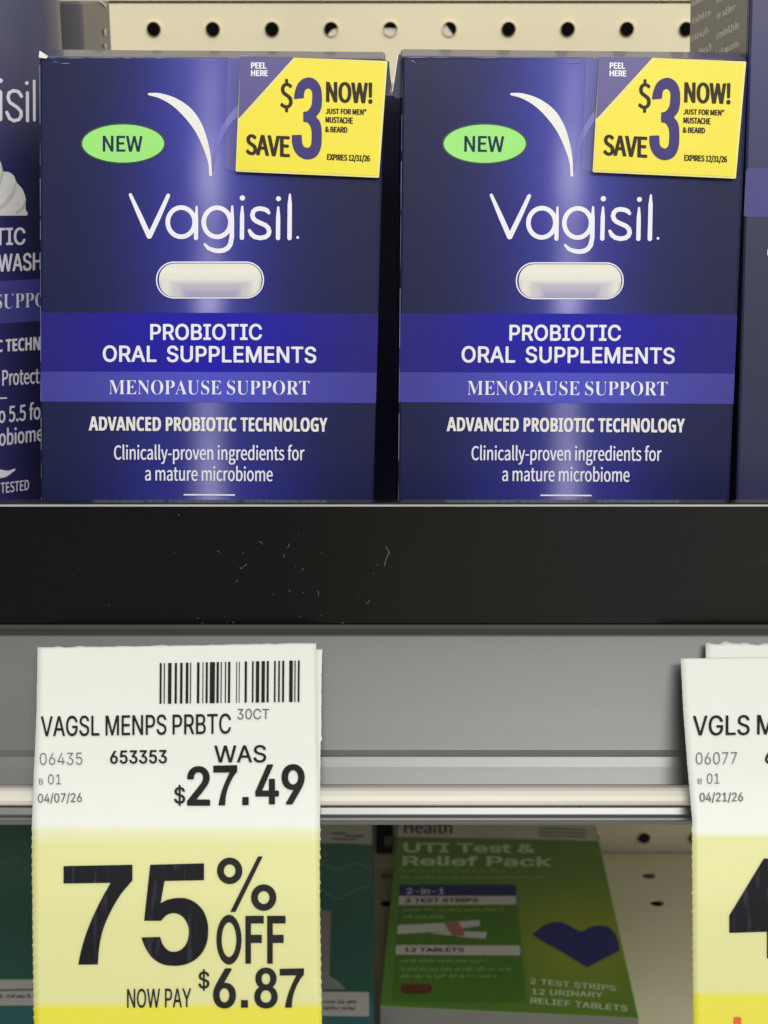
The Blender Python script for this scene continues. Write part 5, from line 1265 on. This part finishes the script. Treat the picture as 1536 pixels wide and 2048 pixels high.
gst('fine_print', scribble([(806, 1008, 1815, 7), (806, 888, 1829, 7), (803, 975, 1917, 7), (803, 1023, 1933, 8), (803, 992, 1947, 8)], 2), 'dim_green', .0006, panel)
Z5 = lambda p: zo(p, 740, 1640, 4.8)
gst('strip_picture', Print(1.0).poly([Z5([(560, 1085), (800, 1065), (1122, 1075), (1112, 1140), (900, 1125)])]).poly([Z5([(268, 1008), (720, 988), (1052, 960), (1057, 1015), (720, 1068), (258, 1096)])]), 'grey_white', .0006, panel)
gst('strip_grip', Print(1.0).poly([Z5([(712, 984), (842, 966), (900, 1060), (905, 1112), (790, 1112)])]), 'pink_ink', .0009, panel)
gst('tablet_picture', Print(1.0).poly([rrect(801, 1968, 864, 1987, 9)]), 'maroon_ink', .0006, panel)
heart = smooth_loop(zo([(145, 945), (250, 870), (350, 845), (430, 865), (520, 915), (560, 922), (620, 890), (700, 875), (780, 890), (840, 960), (872, 1080), (600, 1222), (500, 1160), (350, 1070), (200, 988)], 1030, 1640, 4.15), 55)
gst('heart_emblem', Print(1.2).poly([heart]), 'navy_ink', .0004)
lt = Print(.9).text('2 TEST STRIPS', 'I', 1060, 1232, 1956, 1967.5, 1971, 1982.5, .7, .3)
lt.text('12 URINARY', 'I', 1063, 1206, 1977, 1988.5, 1984.5, 1995.5, .7, .3).text('RELIEF TABLETS', 'I', 1061, 1255, 1994.5, 2006.5, 2011, 2023, .7, .3)
gst('lettering', lt, 'pale_green')
fy = FLAT(900, 2013).y - .0004
FR = plane((0, fy, 0), (0, 1, 0))
o = stamp('end_slot', quad_print([(888, 2043), (958, 2044), (955, 2075), (890, 2075)], 2), FR, M['brown_ink'], gc, .0008)

def teal_art():
    m, n, l, b = node_mat('teal_carton_artwork')
    k = Nodes(m)
    c = k.mix(k.noise(25, 3), (.014, .115, .088), (.022, .15, .115))
    f = k.op('MULTIPLY', k.gauss(k.v, 1760, 70), .7)
    c = k.mix(f, c, (.05, .20, .17))
    low = k.ramp(k.v, 1600, 2200, [(1600, 0.0), (2028, 0.0), (2040, 1.0), (2200, 1.0)], 'LINEAR')
    c = k.mix(low, c, (.03, .17, .19))
    l.new(c, b.inputs['Base Color'])
    b.inputs['Roughness'].default_value = .35
    return m
M['teal_art'] = teal_art()
M['teal_card'] = mat('teal_card', (.012, .09, .07), .4)
M['pale_teal'] = mat('pale_teal_ink', (.13, .30, .25), .45)
M['grey_print'] = mat('grey_print', (.30, .29, .27), .45)
tc_ = thing('teal_carton', FLAT(600, 1850), 'teal carton with a thin pale heart outline beside the green carton', 'carton', 'teal cartons on the lower shelf')
tb = flat_box('body', [(430, 1640), (746, 1640), (750, 2170), (385, 2170)], tc_, [M['teal_art'], M['teal_card'], M['teal_card']])
def tst(name, pr, m, eps=.0003, root=tc_):
    return stamp(name, pr, FLAT, M[m], root, eps)
Zb = lambda p: zo(p, 630, 1640, 5.02)
tst('white_strip', quad_print([(440, 1642), (744, 1642), (744.5, 1690), (700, 1687), (440, 1684)], 3), 'grey_white')
tst('fine_print', Print(1.0).stroke([(664, 1666.5), (690, 1667)], 1.3).stroke([(690, 1672), (727, 1672.5)], 1.3).stroke([(664, 1678), (710, 1679)], 1.1), 'brown_ink', .0006)
tst('lettering', Print(.9).text('L', 'I', 648, 659, 1698, 1712, 1698, 1712, 1.2, .6), 'grey_print')
tst('heart_outline', Print(1.0).stroke(Zb([(-20, 400), (75, 425), (140, 478), (200, 503), (260, 492), (340, 448), (410, 432), (480, 452), (572, 510)]), 1.9).stroke(Zb([(-20, 640), (85, 710), (150, 762), (200, 790), (250, 788), (400, 710), (572, 645)]), 1.9), 'pale_teal')
tst('device_picture', Print(1.2).poly([smooth_loop([(600, 1818), (662, 1822), (659, 1953), (668, 1957), (680, 1966), (691, 1979), (600, 1979)], 40)]), 'grey_print')
lab = tst('white_label', quad_print([(600, 1983), (738, 1984), (738.5, 2033), (600, 2031)], 3), 'grey_white')
o = tst('fine_print', scribble([(646, 712, 1998, 8), (646, 710, 2011, 8)], 5), 'grey_toner', .0006)
part_of(o, lab)
tl_ = thing('teal_carton', FLAT(-50, 1850), 'dark teal carton at the left edge, half hidden by the yellow price tag', 'carton', 'teal cartons on the lower shelf')
flat_box('body', [(20 - 160, 1640), (420, 1640), (372, 2170), (-330, 2170)], tl_, [M['teal_art'], M['teal_card'], M['teal_card']])
tst('fine_print', Print(1.0).stroke([(-40, 1718), (10, 1718), (36, 1716), (70, 1715)], .9).stroke([(-40, 1726), (42, 1725)], .9), 'pale_teal', .0003, tl_)
l2 = tst('white_label', quad_print([(-120, 1959), (110, 1959), (110, 2011), (-120, 2011)], 4), 'grey_white', .0003, tl_)
o = tst('fine_print', Print(1.0).stroke([(-40, 1981), (20, 1980), (80, 1979)], 1.6), 'grey_toner', .0006, tl_); part_of(o, l2)
o = tst('lettering', scribble([(0, 8, 1987, 8), (14, 60, 1987, 8)], 8), 'brown_ink', .0006, tl_); part_of(o, l2)

# ================================================================== paper price tags hanging from the rail
def sm(v, pts):
    for (a, y0), (b, y1) in zip(pts[:-1], pts[1:]):
        if v <= b:
            return y0 + (y1 - y0) * (v - a) / (b - a)
    return pts[-1][1]
def soft(v, pts, w=45):
    """the same curve with its bends rounded off"""
    return sum(sm(v + d * w / 3, pts) * k for d, k in ((-3, 1), (-2, 2), (-1, 3), (0, 4), (1, 3), (2, 2), (3, 1))) / 16
def tag_y(off=0.0):
    pts = [(1100, .3560), (1290, .3370), (1400, .3264), (1560, .3118), (1650, .3060), (1800, .2985), (2000, .2905), (2400, .2760)]
    return lambda v: soft(v, pts) + off
def curve(v, pts):
    return sm(v, pts)

def tag_sheet(name, vtop, vbot, lpts, rpts, surf, m, root, seed, top_jag=1.5, saw=1.6, slope=0.0, eps=0.0):
    random.seed(seed)
    rows = []
    v = vtop
    while v < vbot:
        rows.append(v)
        v += 3.0
    n = 40
    V, UV, F = [], [], []
    for i, v in enumerate(rows):
        xl, xr = curve(v, lpts), curve(v, rpts)
        if v > 1650:
            xl -= saw * (1 if (i % 6) < 2 else 0) * random.uniform(.3, 1)
            xr += saw * (1 if (i % 6) < 2 else 0) * random.uniform(.3, 1)
        xl += random.uniform(-.4, .4)
        xr += random.uniform(-.4, .4)
        for k in range(n + 1):
            u = xl + (xr - xl) * k / n
            vv = v + slope * (k / n) * max(0, 1 - (v - vtop) / 200)
            if i == 0:
                vv -= top_jag * random.uniform(0, 1) * (1 if k % 3 else 2)
            p = surf(u, vv)
            V.append(p * (1 - eps / p.length))
            UV.append((u, vv))
    for i in range(len(rows) - 1):
        for k in range(n):
            a = i * (n + 1) + k
            F.append((a, a + n + 1, a + n + 2, a + 1))
    return link(name, V, F, m, root, uvs=UV, solid=.00018, smooth=True)

W_ = (.71, .725, .66)
PY, SY = (.63, .63, .255), (.67, .615, .012)
M['tag_paper'] = paper('tag_paper', [(1200, W_), (1648, W_), (1664, (.67, .67, .40)), (1690, PY), (2004, (.62, .61, .25)), (2016, SY), (2300, SY)])
M['tag_paper_b'] = paper('tag_paper_second', [(1200, W_), (1664, W_), (1676, PY), (1982, (.62, .61, .25)), (1992, SY), (2300, SY)])
M['tag_back'] = paper('tag_backing', [(1200, W_), (1664, W_), (1700, PY), (2000, PY), (2016, SY), (2300, SY)])
TS = upright(tag_y())
TSB = upright(tag_y(.0012))
t1 = thing('price_tag', TS(355, 1300), 'white and yellow 75 percent off price tag hanging from the grey rail', 'price tag', 'paper price tags')
sheet = tag_sheet('sheet', 1296, 2210, [(1290, 75), (1420, 73), (1530, 68.5), (1640, 64), (1760, 64.5), (2050, 68), (2250, 70)], [(1290, 632.5), (1480, 634), (1560, 637.5), (1650, 638.5), (1850, 640), (2050, 643.5), (2250, 646)], TS, M['tag_paper'], t1, 5, slope=-9)
bk1 = thing('price_tag', TSB(640, 1310), 'older tag sheet peeking out behind the right edge of the 75 percent off tag', 'price tag', 'paper price tags')
tag_sheet('sheet', 1299, 1720, [(1290, 560), (1800, 560)], [(1290, 645), (1350, 643), (1470, 642.5), (1478, 644.5), (1484, 641), (1560, 640.5), (1650, 640), (1800, 640)], TSB, M['tag_back'], bk1, 9)
def pst(name, pr, root, m='black_toner', surf=TS, eps=.00032):
    return stamp(name, pr, surf, M[m], root, eps)
bars = [(319.5, 323.6), (327.8, 330), (336.3, 343.2)]
bars += [(340 + a / 4.8, 340 + b / 4.8) for a, b in [(46, 68), (98, 122), (152, 178), (194, 204), (260, 284), (313, 322), (344, 364), (384, 432), (448, 470), (488, 498), (528, 539), (558, 580), (637, 645), (662, 670), (718, 740), (788, 804), (826, 858), (880, 912), (930, 950), (1000, 1016), (1040, 1056), (1078, 1098), (1146, 1180), (1196, 1207), (1228, 1246)]]
bc = Print(.6)
for a, b in bars:
    k = (a - 320) / 280
    bc.poly([[(a, 1326 - 5.5 * k), (b, 1326 - 5.5 * k), (b - .6, 1407.5 - 4 * k), (a - .6, 1407.5 - 4 * k)]])
pst('barcode', bc, t1)
pst('lettering', Print(.9).text('VAGSL', 'I', 81.5, 199, 1432.5, 1472.5, 1431, 1471, .55, .3).text('MENPS', 'I', 211, 333, 1431, 1471, 1429, 1469, .55, .3).text('PRBTC', 'I', 345, 462, 1429, 1469, 1427, 1467, .55, .3), t1)
pst('lettering', Print(.8).text('30CT', 'I', 474.5, 538.5, 1417.5, 1438.5, 1417.5, 1438, .1, .1), t1, 'grey_toner')
pst('lettering', Print(.8).text('06435', 'I', 79.5, 164.5, 1506, 1529.5, 1505, 1529, -.25), t1, 'grey_toner')
pst('lettering', Print(.8).text('653353', 'I', 220, 334, 1501, 1527.5, 1499.5, 1526.5, .9, .6), t1)
pst('lettering', Print(.7).text('B', 'I', 78, 86, 1557, 1569, 1557, 1569, .0).text('01', 'I', 96, 122, 1548.5, 1568.5, 1548.5, 1568.5, -.1), t1, 'grey_toner')
pst('lettering', Print(.8).text('04/07/26', 'I', 75.5, 164, 1587.5, 1605.5, 1585.5, 1604, .35, .2), t1, 'grey_toner')
P7 = zo([(122, 190), (745, 178), (745, 320), (700, 372), (640, 445), (575, 550), (520, 660), (475, 780), (445, 920), (432, 1080), (255, 1082), (275, 980), (310, 850), (355, 725), (410, 600), (480, 460), (548, 342), (122, 348)], 100, 1690, 4.518)
P5 = zo([(905, 178), (1392, 165), (1392, 318), (1035, 325), (1000, 525), (1060, 495), (1150, 478), (1240, 485), (1320, 525), (1385, 595), (1422, 690), (1430, 785), (1415, 890), (1370, 980), (1300, 1045), (1210, 1083), (1110, 1092), (1010, 1075), (920, 1015), (860, 925), (825, 835), (995, 830), (1020, 900), (1065, 950), (1120, 965), (1185, 945), (1235, 885), (1255, 790), (1240, 710), (1195, 645), (1130, 617), (1060, 630), (1003, 685), (850, 685)], 100, 1690, 4.518)
P7s, P5s = smooth_loop(P7, 40), smooth_loop(P5, 40)
def seven(x0, x1, t, b):
    a = np.array(P7s)
    lo, hi = a.min(0), a.max(0)
    return [(x0 + (p[0] - lo[0]) / (hi[0] - lo[0]) * (x1 - x0), t + (p[1] - lo[1]) / (hi[1] - lo[1]) * (b - t)) for p in a]
wp = Print(.9).text('WAS', 'I', 428.5, 532.5, 1491, 1525, 1490, 1524.5, .7, .5)
wp.text('$', 'I', 348, 370.5, 1574, 1607, 1574, 1607, .9, .6)
wp.text('2', 'I', 374, 420.5, 1533, 1611.5, 1533, 1611.5, 3.0, 2.2).poly([seven(426.5, 474.5, 1530, 1611)])
wp.poly([[(484.5, 1594), (497.5, 1593.5), (497.5, 1610), (484.5, 1610.5)]]).text('4', 'I', 510.5, 558, 1528.5, 1609, 1528.5, 1609, 2.8, 1.8).text('9', 'I', 563, 609.5, 1529, 1609, 1529, 1609, 2.8, 2.0)
pst('old_price', wp, t1)
pst('discount_numerals', Print(1.0).poly([P7s]).poly([P5s]), t1, 'toner')
pc = Print(.9)
for cx, cy in ((459.4, 1741.6), (527.4, 1795.1)):
    pc.poly([ellipse(cx, cy, 25.4, 26.6), ellipse(cx, cy, 11.6, 12.8)[::-1]])
pc.poly([[(516, 1712.7), (525.7, 1712.7), (471, 1824), (460.4, 1824)]])
O_ = ellipse(458, 1879.4, 25.2, 50), ellipse(458, 1879.4, 14.6, 34.6)[::-1]
pc.poly(list(O_))
for x in (490.8, 534.4):
    pc.poly([[(x, 1831.5), (x + 36.8, 1831.5), (x + 36.8, 1847), (x + 11.2, 1847), (x + 11.2, 1869.5), (x + 33, 1869.5), (x + 33, 1886), (x + 11.2, 1886), (x + 11.2, 1927.5), (x, 1927.5)]])
pst('percent_lettering', pc, t1)
np_ = Print(.9).text('NOW PAY', 'I', 254, 382.5, 1978, 2016, 1976.5, 2014.5, .4, .5)
np_.text('$', 'I', 396.5, 419, 1943, 1977, 1943, 1977, .8, .6)
np_.text('6', 'I', 426, 472, 1936.5, 2016, 1936.5, 2016, 2.9, 2.0).poly([[(482, 2000), (496, 2000), (496, 2015.5), (482, 2015.5)]])
np_.text('8', 'I', 508.5, 555.5, 1936, 2016, 1936, 2016, 2.6, 1.8).poly([seven(559.5, 608, 1936.5, 2015.5)])
pst('new_price', np_, t1)

TS2 = upright(tag_y(-.0010))
TS2B = upright(tag_y(.0006))
t2 = thing('price_tag', TS2(1460, 1330), 'white and yellow price tag with a large numeral 4, cut by the right edge', 'price tag', 'paper price tags')
tag_sheet('sheet', 1317, 2210, [(1300, 1361), (1318, 1361.5), (1420, 1366.5), (1520, 1374), (1640, 1384.5), (1720, 1384.5), (2050, 1387), (2250, 1388)], [(1300, 1930), (2250, 1950)], TS2, M['tag_paper_b'], t2, 15, top_jag=.5, slope=-8)
bk2 = thing('price_tag', TS2B(1480, 1300), 'torn white tag sheet sticking up behind the right hand price tag', 'price tag', 'paper price tags')
tag_sheet('sheet', 1290, 1700, [(1280, 1411), (1340, 1412), (1700, 1420)], [(1280, 1935), (1700, 1945)], TS2B, M['tag_back'], bk2, 21, top_jag=5)
def qst(name, pr, m='black_toner'):
    return pst(name, pr, t2, m, TS2)
qst('lettering', Print(.9).text('VGLS', 'I', 1386, 1499.5, 1431.5, 1471, 1430, 1469.5, .6, .3).text('M', 'I', 1514.5, 1548, 1429.5, 1469, 1429.5, 1469, .6, .3))
qst('lettering', Print(.8).text('06077', 'I', 1392, 1474, 1505, 1528.5, 1504, 1528, -.25), 'grey_toner')
qst('lettering', Print(.8).text('6', 'I', 1530.5, 1547, 1500, 1527, 1500, 1527, .9, .6))
qst('lettering', Print(.7).text('B', 'I', 1396, 1404, 1557, 1568, 1557, 1568, .0).text('01', 'I', 1414, 1439, 1547, 1567.5, 1546.5, 1567, -.1), 'grey_toner')
qst('lettering', Print(.8).text('04/21/26', 'I', 1399.5, 1486.5, 1585.5, 1603.5, 1584.5, 1602.5, .35, .2), 'grey_toner')
qst('discount_numerals', Print(1.0).poly([[(1528, 1717), (1582, 1716), (1582, 1834), (1606, 1833.5), (1606, 1862), (1582, 1862.5), (1582, 1916), (1534.5, 1917), (1534.5, 1863.5), (1459, 1866), (1459, 1831)], [(1489.4, 1838), (1534.5, 1836.5), (1534.5, 1760)][::-1]]), 'toner')
M['red_ink'] = mat('orange_red_ink', (.58, .09, .01), .5, vary=.1)
qst('red_print', Print(.9).poly([rrect(1468, 2034, 1482.5, 2130, 3)]), 'red_ink')
